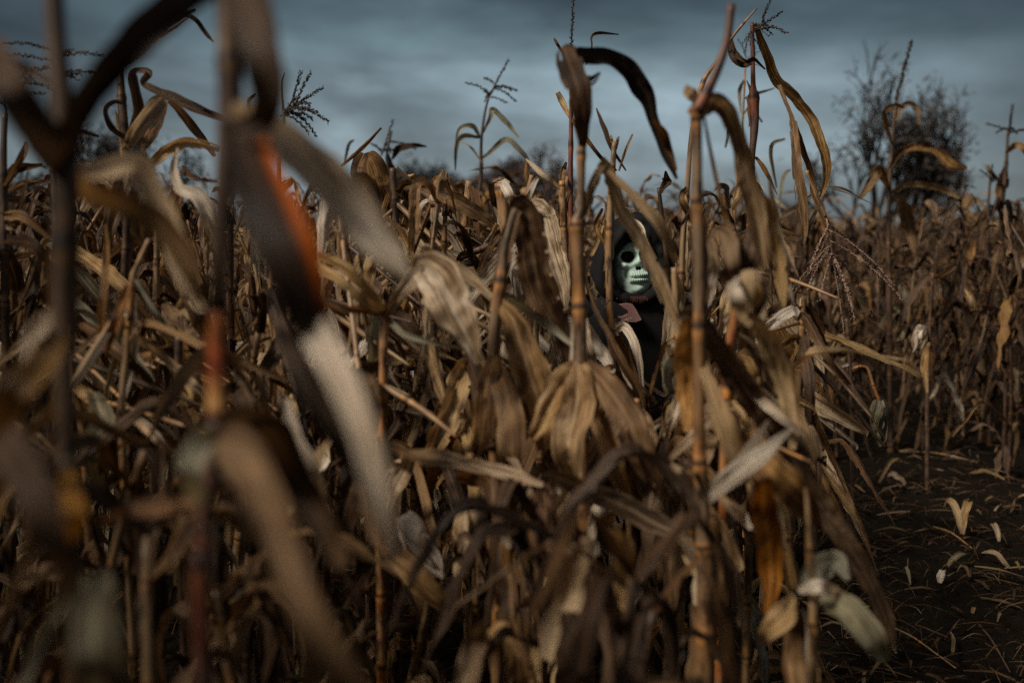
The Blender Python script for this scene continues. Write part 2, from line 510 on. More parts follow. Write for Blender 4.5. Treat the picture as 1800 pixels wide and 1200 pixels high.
def make_proto(i, H, kind, seed, lod=1.0):
    """returns list of (partname, mesh) in local coords, base at origin"""
    r = random.Random(seed)
    parts = []
    mb = MB()
    lean = (r.uniform(-0.2, 0.2) * H, r.uniform(-0.2, 0.2) * H)
    pts = []
    for k in range(6):
        f = k / 5
        pts.append((lean[0] * f * f + r.uniform(-.008, .008), lean[1] * f * f + r.uniform(-.008, .008), H * f, (0.0125 * (1 - 0.45 * f * H / 2.2) * (1 if kind == 'snapped' else 1 - 0.6 * max(0, f - .5)))))
    nd = r.uniform(0.125, 0.165)
    tube(mb, pts, n=int(max(14, H * 30 * lod)), seg=7, node=nd, seed=seed, lump=0.06)
    q = spline(pts, 60)
    if kind == 'snapped':      # splintered stub
        top = Vector(q[-1, :3])
        for k in range(5):
            a = k * 1.3
            e = top + Vector((math.cos(a) * 0.011, math.sin(a) * 0.011, r.uniform(0.01, 0.06)))
            s0 = top + Vector((math.cos(a) * 0.009, math.sin(a) * 0.009, -0.02))
            ribbon(mb, [(s0.x, s0.y, s0.z, 0.011, 0), (e.x, e.y, e.z, 0.006, 0)], lambda p, t: Vector((math.cos(a), math.sin(a), 0)), k, n=4, across=2)
    parts.append(('stalk', mb.mesh('stalk'), SM[r.choice(['field', 'field', 'dark', 'field', 'tan'])]))
    if kind == 'folded':       # upper stalk broken over, hanging
        top = Vector(q[-1, :3]); a = r.uniform(0, 6.28)
        mb = MB()
        d = Vector((math.cos(a), math.sin(a), 0))
        e1 = top + d * 0.05 - Vector((0, 0, 0.02)); e2 = e1 + d * r.uniform(.1, .35) - Vector((0, 0, r.uniform(.3, .5)))
        tube(mb, [(top.x, top.y, top.z, .008), (e1.x, e1.y, e1.z, .008), (e2.x, e2.y, e2.z, .006)], n=14, seg=6, node=.16)
        parts.append(('broken_top', mb.mesh('broken_top'), SM['tan']))
    nodes = int(H / nd)
    az0 = r.uniform(0, 6.28)
    lo = 1
    nlist = list(range(lo, nodes + 1)) + ([k for k in range(lo, nodes) if r.random() < .35] if lod > .6 else [])
    if kind != 'snapped': nlist += [nodes + 1, nodes + 2]
    for k in nlist:
        zf = min(1, k * nd / H + (r.uniform(-.03, .03) if k < nodes else 0))
        base = q[int(zf * 59), :3]
        az = az0 + (k % 2) * math.pi + r.uniform(-0.7, 0.7)
        L = r.uniform(0.42, 0.8) * (0.75 if zf > 0.85 else 1)
        w = r.uniform(0.034, 0.080) * (0.8 if zf > 0.8 else 1)
        up = r.uniform(0.5, 1.3)
        if r.random() < 0.22:  # leaf that stays out and arches
            lp = make_leaf_pts(r, base, az, L, w * 0.8, r.uniform(0.5, 1.0), r.uniform(.3, .5), r.uniform(-0.7, -0.1), r.uniform(-1.5, 1.5))
        else:
            lp = make_leaf_pts(r, base, az, L, w, up, r.uniform(0.05, 0.28), r.uniform(-1.56, -0.95), r.uniform(-1.6, 1.6))
        mb = MB()
        dazv = Vector((math.cos(az), math.sin(az), 0))
        ribbon(mb, lp, lambda p, t, d=dazv: (Vector((0, 0, 1)) - t * t.z) * 0.7 + d * 0.6, seed * 17 + k, n=int(30 * lod), fold=r.uniform(0.4, 1.3), rip=r.uniform(.08, .24), across=8 if lod > .6 else 4, tear=r.choice([0, .2, .5, .6]) if lod > .6 else 0)
        parts.append(('leaf', mb.mesh('leaf'), LM[r.choices(['tan', 'pale', 'brown', 'dark', 'olive', 'speck', 'orange'], [38, 9, 30, 12, 5, 4, 2])[0]]))
    ns = (5 if lod > .6 else 2) if H < 2 else 3
    for k in range(ns):        # torn strips and loose sheath blades
        zf = r.uniform(0.25, 1.0)
        base = q[int(zf * 59), :3]
        az = r.uniform(0, 6.28)
        L = r.uniform(0.15, 0.55); w = r.uniform(0.008, 0.035)
        if r.random() < .3: lp = make_leaf_pts(r, base, az, L, w, r.uniform(.3, 1.3), .5, r.uniform(-1, .6), r.uniform(-2, 2))
        else: lp = make_leaf_pts(r, base, az, L, w, r.uniform(-.6, .6), .15, r.uniform(-1.5, -.9), r.uniform(-3, 3))
        mb = MB()
        dazv = Vector((math.cos(az), math.sin(az), 0))
        ribbon(mb, lp, lambda p, t, d=dazv: (Vector((0, 0, 1)) - t * t.z) * 0.7 + d * 0.6, seed * 29 + k, n=int(18 * lod) + 4, fold=r.uniform(0.3, 1.2), rip=.2, across=4)
        parts.append(('leaf_shred', mb.mesh('leaf_shred'), LM[r.choice(['tan', 'tan', 'brown', 'brown', 'speck', 'dark'])]))
    if kind in ('eared', 'tasselled') or r.random() < 0.4:
        zf = r.uniform(0.45, 0.62)
        b = Vector(q[int(zf * 59), :3]); a = r.uniform(0, 6.28)
        d = Vector((math.cos(a), math.sin(a), 0))
        hang = r.random() < 0.7
        ax = d * 0.35 + Vector((0, 0, -1)) if hang else d * .6 + Vector((0, 0, 1))
        b2 = b + d * 0.035
        parts.append(('ear', ear_mesh('ear', b2, ax, r.uniform(0.17, 0.23), r.uniform(.05, .065), seed), LM[r.choice(['tan', 'pale', 'olive', 'pale'])]))
    if kind == 'tasselled':
        top = q[-1, :3]
        parts.append(('tassel', tassel_mesh('tassel', top, (lean[0], lean[1], H), 0.26, 7, seed, thick=1.2), M_TASSEL_DK if seed % 2 else M_TASSEL))
    return parts


PROTOS = []
spec = [(.75, 'leafy'), (.9, 'eared'), (1.05, 'leafy'), (1.15, 'eared'), (1.25, 'snapped'), (1.35, 'leafy'), (1.45, 'snapped'), (1.52, 'eared'), (1.58, 'leafy'), (1.62, 'snapped'),
        (1.68, 'folded'), (1.72, 'eared'), (1.78, 'snapped'), (1.82, 'leafy'), (1.9, 'folded'), (2.0, 'tasselled'), (2.15, 'tasselled'), (2.3, 'tasselled')]
for i, (H, kind) in enumerate(spec):
    PROTOS.append((H, kind, make_proto(i, H, kind, 100 + i * 7)))

LOOKTXT = {'leafy': 'limp-leaved', 'eared': 'husk-bearing', 'snapped': 'snapped-off', 'folded': 'bent-over', 'tasselled': 'tasselled'}


PX = lambda x, y: 900 + FPX * x / y     # approximate picture column of a spot in the field
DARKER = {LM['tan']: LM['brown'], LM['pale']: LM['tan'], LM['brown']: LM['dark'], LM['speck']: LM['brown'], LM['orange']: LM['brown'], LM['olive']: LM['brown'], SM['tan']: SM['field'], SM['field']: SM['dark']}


def put_plant(x, y, h, group, place, r, kinds=None):
    cand = [p for p in PROTOS if (kinds is None or p[1] in kinds)]
    cand.sort(key=lambda p: abs(p[0] - h))
    H, kind, parts = cand[0] if r.random() < .6 or len(cand) < 2 else cand[1]
    sc = h / H
    rt = empty('corn_plant', (x, y, 0), f"{'short ' if h < 1.3 else 'tall ' if h > 1.62 else ''}{LOOKTXT[kind]} corn plant {place}", 'corn plant', group)
    rt.rotation_euler = (r.uniform(-.09, .09), r.uniform(-.09, .09), r.uniform(0, 6.28))
    rt.scale = (max(sc, .9), max(sc, .9), sc)
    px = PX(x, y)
    pd = .95 if px > 1400 else .6 if px < 420 or y < 2.3 else .15  # chance of darker colours, painted shade for right, left and front plants
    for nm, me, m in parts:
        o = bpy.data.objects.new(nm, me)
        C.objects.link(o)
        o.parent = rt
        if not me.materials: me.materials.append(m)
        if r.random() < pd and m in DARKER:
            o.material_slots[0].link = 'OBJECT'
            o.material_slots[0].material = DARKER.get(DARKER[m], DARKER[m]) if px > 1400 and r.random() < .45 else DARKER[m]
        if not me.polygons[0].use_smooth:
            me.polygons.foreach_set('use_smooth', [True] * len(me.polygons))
    return rt


# ------------------------------------------------------------------ ground
def ground():
    m, g = mat('dark_wet_soil')
    tcn = g.n('ShaderNodeTexCoord')
    n1 = g.n('ShaderNodeTexNoise', i_Vector=tcn.outputs['Object'], i_Scale=3.0, i_Detail=8.0, i_Roughness=0.7)
    n2 = g.n('ShaderNodeTexNoise', i_Vector=tcn.outputs['Object'], i_Scale=45.0, i_Detail=6.0, i_Roughness=0.7)
    col = g.ramp(n1.outputs[0], [(0.3, (0.006, 0.0045, 0.003)), (0.6, (0.012, 0.009, 0.006)), (0.8, (0.024, 0.017, 0.011))])
    col = g.mix(1.0, col, g.ramp(n2.outputs[0], [(0.3, 0.5), (0.7, 1.5)]), 'MULTIPLY')
    bmp = g.n('ShaderNodeBump', i_Strength=0.9, i_Distance=0.02, i_Height=n2.outputs[0])
    bs = g.n('ShaderNodeBsdfPrincipled', i_Base_Color=col, i_Roughness=0.9, i_Normal=bmp.outputs[0])
    bs.inputs['Specular IOR Level'].default_value = 0.05
    g.n('ShaderNodeOutputMaterial', i_Surface=bs.outputs[0])
    mb = MB()
    # finer cells near the viewer, reaching out to the horizon
    def axis(lim, fine, step):
        a = list(np.arange(-fine, fine + 1e-6, step)); s = step; x = fine
        while x < lim:
            s *= 1.6; x += s; a.append(x); a.insert(0, -x)
        return a
    xs = axis(900, 6, 0.06); ys = axis(900, 9, 0.06)
    vs = []
    for y in ys:
        for x in xs:
            z = 0
            if abs(x) < 14 and abs(y) < 18:
                z = 0.035 * noise.noise(Vector((x * 1.3, y * 1.3, 0))) + 0.028 * noise.noise(Vector((x * 6, y * 6, 2))) + 0.022 * abs(noise.noise(Vector((x * 14, y * 14, 5))))
            vs.append((x, y, z - 0.01))
    k = len(xs)
    fs = [(j * k + i, j * k + i + 1, (j + 1) * k + i + 1, (j + 1) * k + i) for j in range(len(ys) - 1) for i in range(k - 1)]
    mb.add(vs, fs, [(v[0], v[1]) for v in vs])
    o = link('ground', mb.mesh('ground'), m)
    tag(o, kind='structure')


ground()

# ------------------------------------------------------------------ random field


def in_path(x, y):
    # bare soil track on the right of the plants
    edge = 1.30 + 0.13 * (y - 3.5)
    return x > edge and y < 6.3 + 0.2 * math.sin(x * 3)


def place_words(px, d):
    if px > 1400:
        side = 'under the bare tree' if 1480 < px < 1650 else 'at the right edge' if px >= 1650 else 'under the hanging tassel'
        return ('in the right-hand rows ' if d < 8.4 else 'deep in the right-hand field ') + side
    if px > 1180:
        return 'low under the arching leaf' if d < 3 else 'just right of the hooded person' if d < 5 else 'well behind the thick stalk, right of the person'
    if px > 1000:
        return 'low in front of the hooded person' if d < 3.9 else 'close behind the hooded person' if d < 6 else 'far behind the hooded person'
    side = ('by the arched-leaf plant' if px > 860 else 'by the folded pale leaf' if px > 600 else 'by the orange stalk' if px > 300 else 'by the left-edge stalk')
    if d < 2.4: return 'nearest the viewer, low ' + side
    if d < 3.4: return 'in the front stand ' + side
    far = side.replace('by', 'beyond', 1)
    return ('in middle rows ' if d < 5.2 else 'in back rows ') + far


def top_limit(px, d, r):
    if px < 450: return r.choice([345, 365, 385, 400])
    if px < 1000: return r.choice([345, 365, 395, 355]) if d < 5.2 else r.choice([345, 360, 380])
    if px < 1200: return r.choice([400, 380, 420]) if d < 5.2 else r.choice([350, 375, 390])
    if px < 1420: return r.choice([360, 400, 345])
    return r.choice([400, 392, 375, 410, 365])


spots = []
r = random.Random(11)
row = -9.0
while row < 9.5:
    y = 1.45
    while y < 9.6:
        x = row + 0.09 * y + r.uniform(-.1, .1)
        yy = y + r.uniform(-.08, .08)
        y += 0.27 if yy < 5 else 0.40
        px = PX(x, yy)
        if not (-160 < px < 1960) or in_path(x, yy): continue
        spots.append((yy, x))
    row += 0.56
spots.sort()
count = 0
for d, x in spots:
    px = PX(x, d)
    if count >= 295: break
    near_person = (x - 0.5) ** 2 + (d - 4.0) ** 2 < 0.5 ** 2
    if near_person: continue
    if d < 1.9: yt = r.uniform(1010, 1120)
    elif d < 2.55: yt = r.uniform(760, 900) if px < 520 else r.uniform(900, 1010)
    elif d < 3.1: yt = r.uniform(500, 640) if px < 950 else r.uniform(620, 760)
    else: yt = top_limit(px, d, r) + r.uniform(0, 30)
    if d < 4.6 and 950 < px < 1265: yt = max(yt, 830 if 1000 < px < 1215 else 700)     # keep the view to the hooded figure open
    if px > 1340 and d < 3.3: continue
    if d > 8.2 and r.random() < .35: continue
    h = 1.6 - (yt - 400) / FPX * d
    h = max(0.55, min(2.0, h))
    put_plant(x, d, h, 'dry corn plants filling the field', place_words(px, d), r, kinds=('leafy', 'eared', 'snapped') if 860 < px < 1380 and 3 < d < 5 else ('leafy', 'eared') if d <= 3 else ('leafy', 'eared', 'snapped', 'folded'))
    count += 1
FIELD_N = count

# distant rows: more plants than one could count, one mass
_LOW = []


def mass_of_corn(name, label, spots, r):
    if not _LOW:
        lows = [make_proto(90 + k, h, kd, 900 + k * 3, lod=0.4) for k, (h, kd) in enumerate([(1.65, 'leafy'), (1.75, 'leafy'), (1.85, 'tasselled'), (1.7, 'snapped')])]
        mats = []; data = []; _mi = 0
        for parts in lows:
            dl = []
            for nm, me, m in parts:
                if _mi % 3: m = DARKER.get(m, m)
                _mi += 1
                if m not in mats: mats.append(m)
                nv = len(me.vertices)
                co = np.empty(nv * 3, dtype=np.float32); me.vertices.foreach_get('co', co); co = co.reshape(-1, 3)
                uvv = np.zeros((nv, 2), dtype=np.float32)
                li = np.empty(len(me.loops), dtype=np.int32); me.loops.foreach_get('vertex_index', li)
                ul = np.empty(len(me.loops) * 2, dtype=np.float32); me.uv_layers[0].data.foreach_get('uv', ul)
                uvv[li] = ul.reshape(-1, 2)
                dl.append((co, uvv, [tuple(p.vertices) for p in me.polygons], mats.index(m)))
            data.append(dl)
        _LOW.extend([data, mats])
    data, mats = _LOW
    V, F, U, MI = [], [], [], []
    off = 0
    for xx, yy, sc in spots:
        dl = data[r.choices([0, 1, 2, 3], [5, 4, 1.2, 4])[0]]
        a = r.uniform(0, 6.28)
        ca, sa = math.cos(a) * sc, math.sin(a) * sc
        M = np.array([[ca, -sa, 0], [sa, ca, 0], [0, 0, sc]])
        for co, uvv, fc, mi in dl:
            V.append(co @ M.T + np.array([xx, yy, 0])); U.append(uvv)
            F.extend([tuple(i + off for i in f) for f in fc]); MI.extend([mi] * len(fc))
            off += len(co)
    me = bpy.data.meshes.new(name)
    V = np.vstack(V); U = np.vstack(U)
    me.from_pydata(V.tolist(), [], F)
    ul = me.uv_layers.new(name='UVMap')
    li = np.empty(len(me.loops), dtype=np.int32); me.loops.foreach_get('vertex_index', li)
    ul.data.foreach_set('uv', U[li].ravel().astype(np.float32))
    me.polygons.foreach_set('material_index', MI)
    for m in mats: me.materials.append(m)
    o = link(name, me)
    tag(o, label, 'corn field', kind='stuff')


def far_field():
    r = random.Random(5)
    sp = []
    y = 9.3
    while y < 42:
        stp = 0.62 * (y / 9) ** 0.9
        x = -0.62 * y
        while x < 0.62 * y:
            xx = x + r.uniform(-.2, .2); yy = y + r.uniform(-.3, .3)
            x += 0.42 * (y / 9) ** 0.7
            if r.random() < .1: continue
            sc = r.uniform(0.9, 1.06)
            if xx < 3 and r.random() < .5: sc *= r.uniform(1.02, 1.0 + 0.2 * min(1, y / 14))
            sp.append((xx, yy, sc))
        y += stp
    mass_of_corn('far_corn_rows', 'mass of distant dry corn rows running to the tree line', sp, r)


far_field()


def added_rows_around():
    # the field's unseen rows, added beside and behind to shade the front plants
    r = random.Random(15)
    sp = []
    y = 8.5
    while y > -3.6:
        x = -6.5
        while x < 1.5:
            xx = x + r.uniform(-.1, .1); yy = y + r.uniform(-.15, .15)
            x += 0.27
            if yy > 0 and abs(xx) < 0.56 * yy + 0.8: continue       # what the photo shows is built plant by plant
            if yy <= 0 and abs(xx) < 0.3 and yy > -0.4: continue
            if yy > 5 and xx > 0: continue
            if xx < -0.62 * yy - 3.5 and yy > 0: continue
            sp.append((xx, yy, r.uniform(1.15, 1.45) if xx < -0.3 and yy < 4 else r.uniform(0.95, 1.15)))  # made taller left and behind to block more sun
        y -= 0.5
    mass_of_corn('added_corn_rows_around_viewer', 'unseen dry corn rows added beside and behind the viewer for shade', sp, r)


added_rows_around()


# ------------------------------------------------------------------ traced foreground plants
def facing(p, t):
    return (CAM - p).normalized()


HERO = {}


class Plant:
    def __init__(s, name, label, d, root_px, group=None):
        s.d = d
        s.k = 0
        s.seed = abs(hash(label)) % 1 + len(HERO) * 53 + 17
        x = (root_px[0] - 900) / FPX * d
        s.root = Vector((x, P(root_px[0], root_px[1], d).y, 0))
        s.e = empty(name, s.root, label, 'corn plant', group)
        HERO[label] = s

    def _link(s, nm, mb, m, label=None):
        me = mb.mesh(nm, s.root) if isinstance(mb, MB) else mb
        o = link(nm, me, m, s.e)
        if label: o['label'] = label
        return o

    def stalk(s, pts, m='tan', node=0.19, to_ground=True, name='stalk', label=None, lump=0.05):
        """pts: px,py,width_px[,depth]. top first"""
        rows = []
        for p in pts:
            d = p[3] if len(p) > 3 else s.d
            q = P(p[0], p[1], d)
            rows.append((q.x, q.y, q.z, p[2] / FPX * d / 2))
        if to_ground:
            b = rows[-1]
            if b[2] > 0.3:
                rows.append(((b[0] + s.root.x) / 2, (b[1] + s.root.y) / 2, b[2] * 0.5, b[3] * 1.05))
            rows.append((s.root.x, s.root.y, -0.03, b[3] * 1.1))
        L = sum((Vector(rows[i][:3]) - Vector(rows[i + 1][:3])).length for i in range(len(rows) - 1))
        mb = MB()
        tube(mb, rows[::-1], n=int(max(16, L * 70)), seg=12, node=node, seed=s.seed, lump=lump)
        o = s._link(name, mb, SM[m], label)
        wmax = max(p[2] for p in pts)
        if to_ground and wmax >= 12:
            q = spline(rows[::-1], 200)
            rr = random.Random(s.seed + 5)
            zlo = 0.35
            for k in range(int(2 + L * 2.2)):
                i0 = rr.randrange(30, 170); n_ = int(rr.uniform(0.09, 0.2) / L * 200) + 6
                if i0 + n_ > 198 or m == 'glow': continue
                f = facing(Vector(q[i0, :3]), None)
                side = f.cross(Vector((0, 0, 1))).normalized() * rr.choice([-1, 1])
                pp = []
                for t in range(6):
                    c = q[i0 + int(n_ * t / 5)]
                    rad = c[3]
                    off = f * rad * 0.25 + side * (rad * .35 + (0.03 * (max(0, t - 3) / 2) ** 2) * rr.uniform(.4, 1.2))
                    pp.append((c[0] + off.x, c[1] + off.y, c[2] + off.z, rad * (3.0 if t < 4 else 2.0 if t == 4 else .5), 0))
                mb2 = MB()
                ribbon(mb2, pp, lambda p, t: -(CAM - p).normalized(), s.seed + k * 3, n=22, curl=1.25, across=8, rip=.1, ragged=.12)
                s._link('sheath', mb2, LM[rr.choice(['tan', 'brown', 'brown', 'speck'])])
        return o

    def leaf(s, pts, m='tan', fold=0.45, roll=0.0, dz=None, rip=0.1, n=None, curl=0.0, name='leaf', label=None, d=None, twist=0.0, ragged=0.07, tear=None):
        """pts: px,py,width_px. Depth runs from the plant's own to d+dz at the tip."""
        s.k += 1
        rr = random.Random(s.seed * 7 + s.k)
        d0 = d if d is not None else s.d
        if dz is None: dz = rr.uniform(-0.10, 0.10) * d0 * 0.5
        nseg = len(pts) - 1
        rows = []
        cl = [0.0]
        for i in range(nseg):
            cl.append(cl[-1] + math.hypot(pts[i + 1][0] - pts[i][0], pts[i + 1][1] - pts[i][1]))
        bow = rr.uniform(0.02, 0.06) * (1 if dz > 0 else -1)
        for i, p in enumerate(pts):
            f = cl[i] / cl[-1]
            dd = d0 + dz * f + bow * math.sin(f * math.pi) * 2
            if len(p) > 3: dd = d0 + p[3]
            q = P(p[0], p[1], dd)
            rows.append((q.x, q.y, q.z, p[2] / FPX * dd / max(0.5, math.cos(fold)) ** 0.6, roll + twist * f))
        if n is None: n = int(max(18, cl[-1] / FPX * d0 * 75))
        n = min(int(n * 1.3), 110)
        if tear is None: tear = rr.choice([0, 0, 0, .15, .35]) if 16 < max(p[2] for p in pts) < 60 else 0
        mb = MB()
        ribbon(mb, rows, facing, s.seed * 13 + s.k, n=n, fold=fold, rip=rip, curl=curl, ragged=ragged, across=10, tear=tear if s.d > 1.5 else 0, crumple=0.35 if s.d > 1.5 else 0.12)
        return s._link(name, mb, LM[m], label)

    def ear(s, px0, py0, px1, py1, w, m='pale', d=None, open_=0.2, dz=0.0, label=None, petals=8):
        s.k += 1
        d = d or s.d
        a = P(px0, py0, d); b = P(px1, py1, d + dz)
        me = ear_mesh('ear', a - s.root, b - a, (b - a).length, w / FPX * d, s.seed + s.k, open_, petals)
        return s._link('ear', me, LM[m], label)

    def tassel(s, px0, py0, px1, py1, branches, m=None, d=None, thick=1.0, spread=.7, droop=.5):
        s.k += 1
        d = d or s.d
        a = P(px0, py0, d); b = P(px1, py1, d)
        me = tassel_mesh('tassel', a - s.root, b - a, (b - a).length, branches, s.seed + s.k, thick, spread, droop)
        return s._link('tassel', me, m or M_TASSEL)


# --- A: the big blurred stalk, left of centre
A = Plant('corn_plant', 'large blurred corn plant with a glowing orange stalk, tallest in front', 1.15, (352, 1100))
A.stalk([(396, -60, 40), (402, 60, 42), (404, 200, 44), (392, 330, 34), (386, 470, 32), (384, 545, 30)], 'dark', to_ground=False, name='upper_stalk', node=0.24)
A.stalk([(384, 545, 29), (381, 640, 30), (381, 735, 31)], 'glow', to_ground=False, name='bright_stalk_joint', node=0.13)  # glowing length, its light put in by the stalk colour
A.stalk([(381, 735, 30), (366, 850, 28), (357, 960, 27), (354, 1080, 26)], 'red', name='lower_stalk', node=0.3)
A.leaf([(425, -70, 60), (445, 20, 78), (462, 100, 72), (470, 170, 60), (455, 215, 50), (415, 232, 40)], 'umber', fold=.3, d=1.1, dz=-.05)
A.leaf([(402, 205, 50), (440, 215, 60), (490, 240, 70), (560, 300, 76), (625, 370, 76), (680, 440, 56), (716, 486, 14)], 'pale', fold=.35, d=1.12, dz=.1, roll=.1)
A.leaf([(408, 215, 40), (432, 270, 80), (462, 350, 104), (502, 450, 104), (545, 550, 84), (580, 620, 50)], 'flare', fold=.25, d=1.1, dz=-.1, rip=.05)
A.leaf([(535, 545, 40), (570, 600, 60), (608, 680, 58), (640, 770, 54), (668, 880, 44), (692, 990, 8)], 'pale', fold=.35, d=1.0, dz=-.06, name='leaf_end')
A.leaf([(384, 752, 40), (430, 742, 70), (480, 770, 80), (530, 850, 55), (572, 930, 50), (600, 1000, 30)], 'brown', fold=.35, d=1.1, dz=.1)
A.leaf([(385, 770, 50), (420, 790, 80), (455, 850, 74), (500, 960, 60), (545, 1070, 66), (600, 1180, 70), (640, 1260, 70)], 'brown', fold=.3, d=1.08, dz=-.18)
A.leaf([(355, 885, 22), (300, 888, 30), (235, 895, 30), (172, 918, 8)], 'orange', fold=.2, d=1.15, dz=.1)
A.leaf([(378, 760, 30), (350, 790, 50), (335, 830, 44), (352, 880, 20)], 'olive', fold=.3, d=1.15)

# --- B: blurred stalk by the left edge
B = Plant('corn_plant', 'blurred dark corn plant with a straight stalk nearest the left edge', 1.15, (128, 1000))
B.stalk([(92, -60, 33), (98, 60, 34), (108, 180, 38), (112, 280, 40), (112, 400, 33), (110, 520, 31), (113, 640, 32), (119, 790, 32), (124, 930, 28)], 'dark', node=.27)
B.leaf([(108, 285, 40), (135, 210, 48), (175, 140, 56), (235, 70, 66), (300, 15, 66), (370, -40, 60)], 'umber', fold=.3, dz=-.06)
B.leaf([(108, 290, 46), (70, 240, 74), (25, 165, 74), (-30, 90, 74)], 'umber', fold=.3, dz=-.12)
B.leaf([(100, 160, 14), (50, 120, 18), (-20, 92, 16)], 'dark', fold=.3)
B.leaf([(112, 290, 30), (150, 335, 38), (215, 362, 44), (275, 388, 46), (320, 450, 46), (352, 535, 14)], 'tan', fold=.3, dz=.1)
B.leaf([(118, 300, 24), (180, 300, 34), (245, 290, 40), (290, 390, 44), (325, 470, 44), (355, 545, 12)], 'tan', fold=.3, d=1.35)
B.leaf([(112, 560, 22), (80, 566, 34), (52, 600, 26), (38, 640, 8)], 'pale', fold=.3)
B.leaf([(112, 590, 26), (70, 640, 46), (20, 700, 54), (-20, 790, 50)], 'brown', fold=.3)
B.leaf([(118, 820, 26), (130, 905, 40), (120, 960, 14)], 'orange', fold=.2)
B.leaf([(0, 770, 70), (55, 850, 60), (100, 960, 50), (125, 1040, 12)], 'umber', fold=.3, d=.95)
B.leaf([(188, 1000, 8), (176, 1035, 44), (165, 1090, 74), (172, 1160, 84), (200, 1260, 90)], 'olive', fold=.5, d=1.1, dz=-.1, rip=.04)
B.leaf([(190, 1002, 14), (135, 1030, 26), (100, 1072, 22), (60, 1150, 22), (30, 1230, 16)], 'olive', fold=.3, d=1.1)

# --- fine plants on the far left (in focus)
L1 = Plant('corn_plant', 'thin corn plant with kinked broken stalk and curled top against the sky, upper left', 3.1, (225, 900))
L1.stalk([(213, 118, 9), (213, 160, 14), (217, 215, 15), (224, 300, 14), (222, 420, 13), (218, 560, 13)], 'dark', node=.2)
L1.leaf([(213, 118, 8), (240, 95, 18), (275, 62, 20), (318, 34, 16), (345, 18, 6)], 'dark', fold=.7, rip=.04)
L1.leaf([(318, 22, 6), (345, 36, 8), (365, 62, 8), (376, 75, 3)], 'dark', fold=.7)
L1.leaf([(233, 225, 20), (242, 190, 22), (235, 140, 18), (240, 125, 10), (262, 128, 12), (252, 145, 12), (275, 160, 13), (305, 172, 16), (345, 190, 16), (400, 212, 10)], 'dark', fold=.6, rip=.05, n=60)
L1.leaf([(222, 262, 18), (243, 222, 30), (270, 190, 34), (294, 166, 10)], 'pale', fold=.4, rip=.05)
L1.leaf([(246, 262, 16), (270, 225, 26), (290, 180, 12)], 'brown', fold=.3)
L1.leaf([(292, 172, 10), (320, 200, 16), (352, 240, 14), (378, 275, 6)], 'brown', fold=.4)
L1.leaf([(255, 296, 12), (290, 268, 20), (330, 250, 20), (385, 262, 10)], 'tan', fold=.5)
L1.leaf([(225, 245, 10), (196, 225, 12), (186, 195, 10), (200, 180, 8), (215, 182, 6)], 'dark', fold=.5)
L1.leaf([(225, 290, 24), (215, 330, 36), (198, 380, 28), (190, 440, 8)], 'brown', fold=.4)
L1.leaf([(240, 270, 30), (250, 320, 44), (245, 380, 44), (262, 460, 10)], 'brown', fold=.4)
L2 = Plant('corn_plant', 'corn plant with many narrow upswept leaves and a feathery tassel at the left edge', 2.9, (10, 1000))
L2.stalk([(8, 200, 9), (6, 300, 12), (8, 420, 14), (10, 600, 15)], 'dark', node=.2)
for (a, b, c, dd_) in (((8, 330), (40, 270), (45, 250), 9), ((6, 320), (30, 296), (75, 290), 16), ((8, 345), (40, 325), (95, 318), 12), ((8, 350), (50, 352), (100, 370), 10),
                     ((5, 380), (40, 380), (90, 420), 14), ((8, 400), (30, 390), (50, 300), 8), ((10, 420), (60, 430), (90, 470), 16), ((8, 440), (30, 500), (25, 600), 26)):
    L2.leaf([(a[0], a[1], dd_), (b[0], b[1], dd_ * 1.3), (c[0], c[1], dd_ * .4)], rng.choice(['brown', 'tan', 'dark']), fold=.5)
L2.tassel(10, 200, -10, 40, 9, M_TASSEL_DK, thick=1.2, spread=.9, droop=.35)
L3 = Plant('corn_plant', 'tasselled corn plant seen through the blurred stalk at upper left', 2.9, (95, 1000))
L3.stalk([(95, 150, 7), (92, 260, 9), (98, 420, 13), (96, 620, 14)], 'dark', node=.2)
L3.tassel(96, 160, 88, -20, 12, M_TASSEL_DK, thick=1.3, spread=1.0, droop=.4)
L3.leaf([(95, 300, 8), (130, 235, 10), (175, 240, 6)], 'dark')
L4 = Plant('corn_plant', 'corn plant with thin pale ribbons hanging from one joint left of the orange stalk', 2.4, (228, 1000))
L4.stalk([(262, 420, 8), (240, 470, 9), (233, 495, 12), (222, 620, 11), (215, 760, 12)], 'tan', node=.2)
L4.leaf([(233, 492, 8), (218, 560, 14), (198, 640, 14), (178, 720, 13), (160, 800, 9), (150, 870, 3)], 'olive', fold=.7, rip=.04)
L4.leaf([(233, 492, 10), (234, 560, 14), (236, 620, 13), (218, 690, 12), (202, 745, 3)], 'pale', fold=.6, rip=.04)
L4.leaf([(238, 490, 8), (262, 535, 12), (285, 570, 14), (305, 605, 5)], 'olive', fold=.5)
L4.leaf([(228, 500, 12), (205, 560, 20), (186, 620, 10)], 'orange', fold=.4)
L4.leaf([(165, 690, 20), (178, 740, 44), (170, 800, 46), (180, 880, 10)], 'olive', fold=.35)
L4.leaf([(185, 395, 5), (186, 450, 12), (180, 540, 13), (178, 600, 8)], 'orange', fold=.4)
L5 = Plant('corn_plant', 'corn plant with white torn husk scraps just left of the orange stalk', 2.7, (318, 1050))
L5.stalk([(315, 590, 14), (312, 700, 15), (316, 860, 16)], 'dark', node=.2)
L5.leaf([(315, 580, 16), (325, 640, 22), (342, 700, 26), (368, 760, 24), (385, 800, 10)], 'tan', fold=.4)
L5.leaf([(312, 542, 12), (335, 522, 22), (350, 545, 12), (385, 545, 8)], 'pale', fold=.3)
L5.leaf([(325, 590, 14), (345, 580, 26), (366, 592, 10)], 'pale', fold=.3)
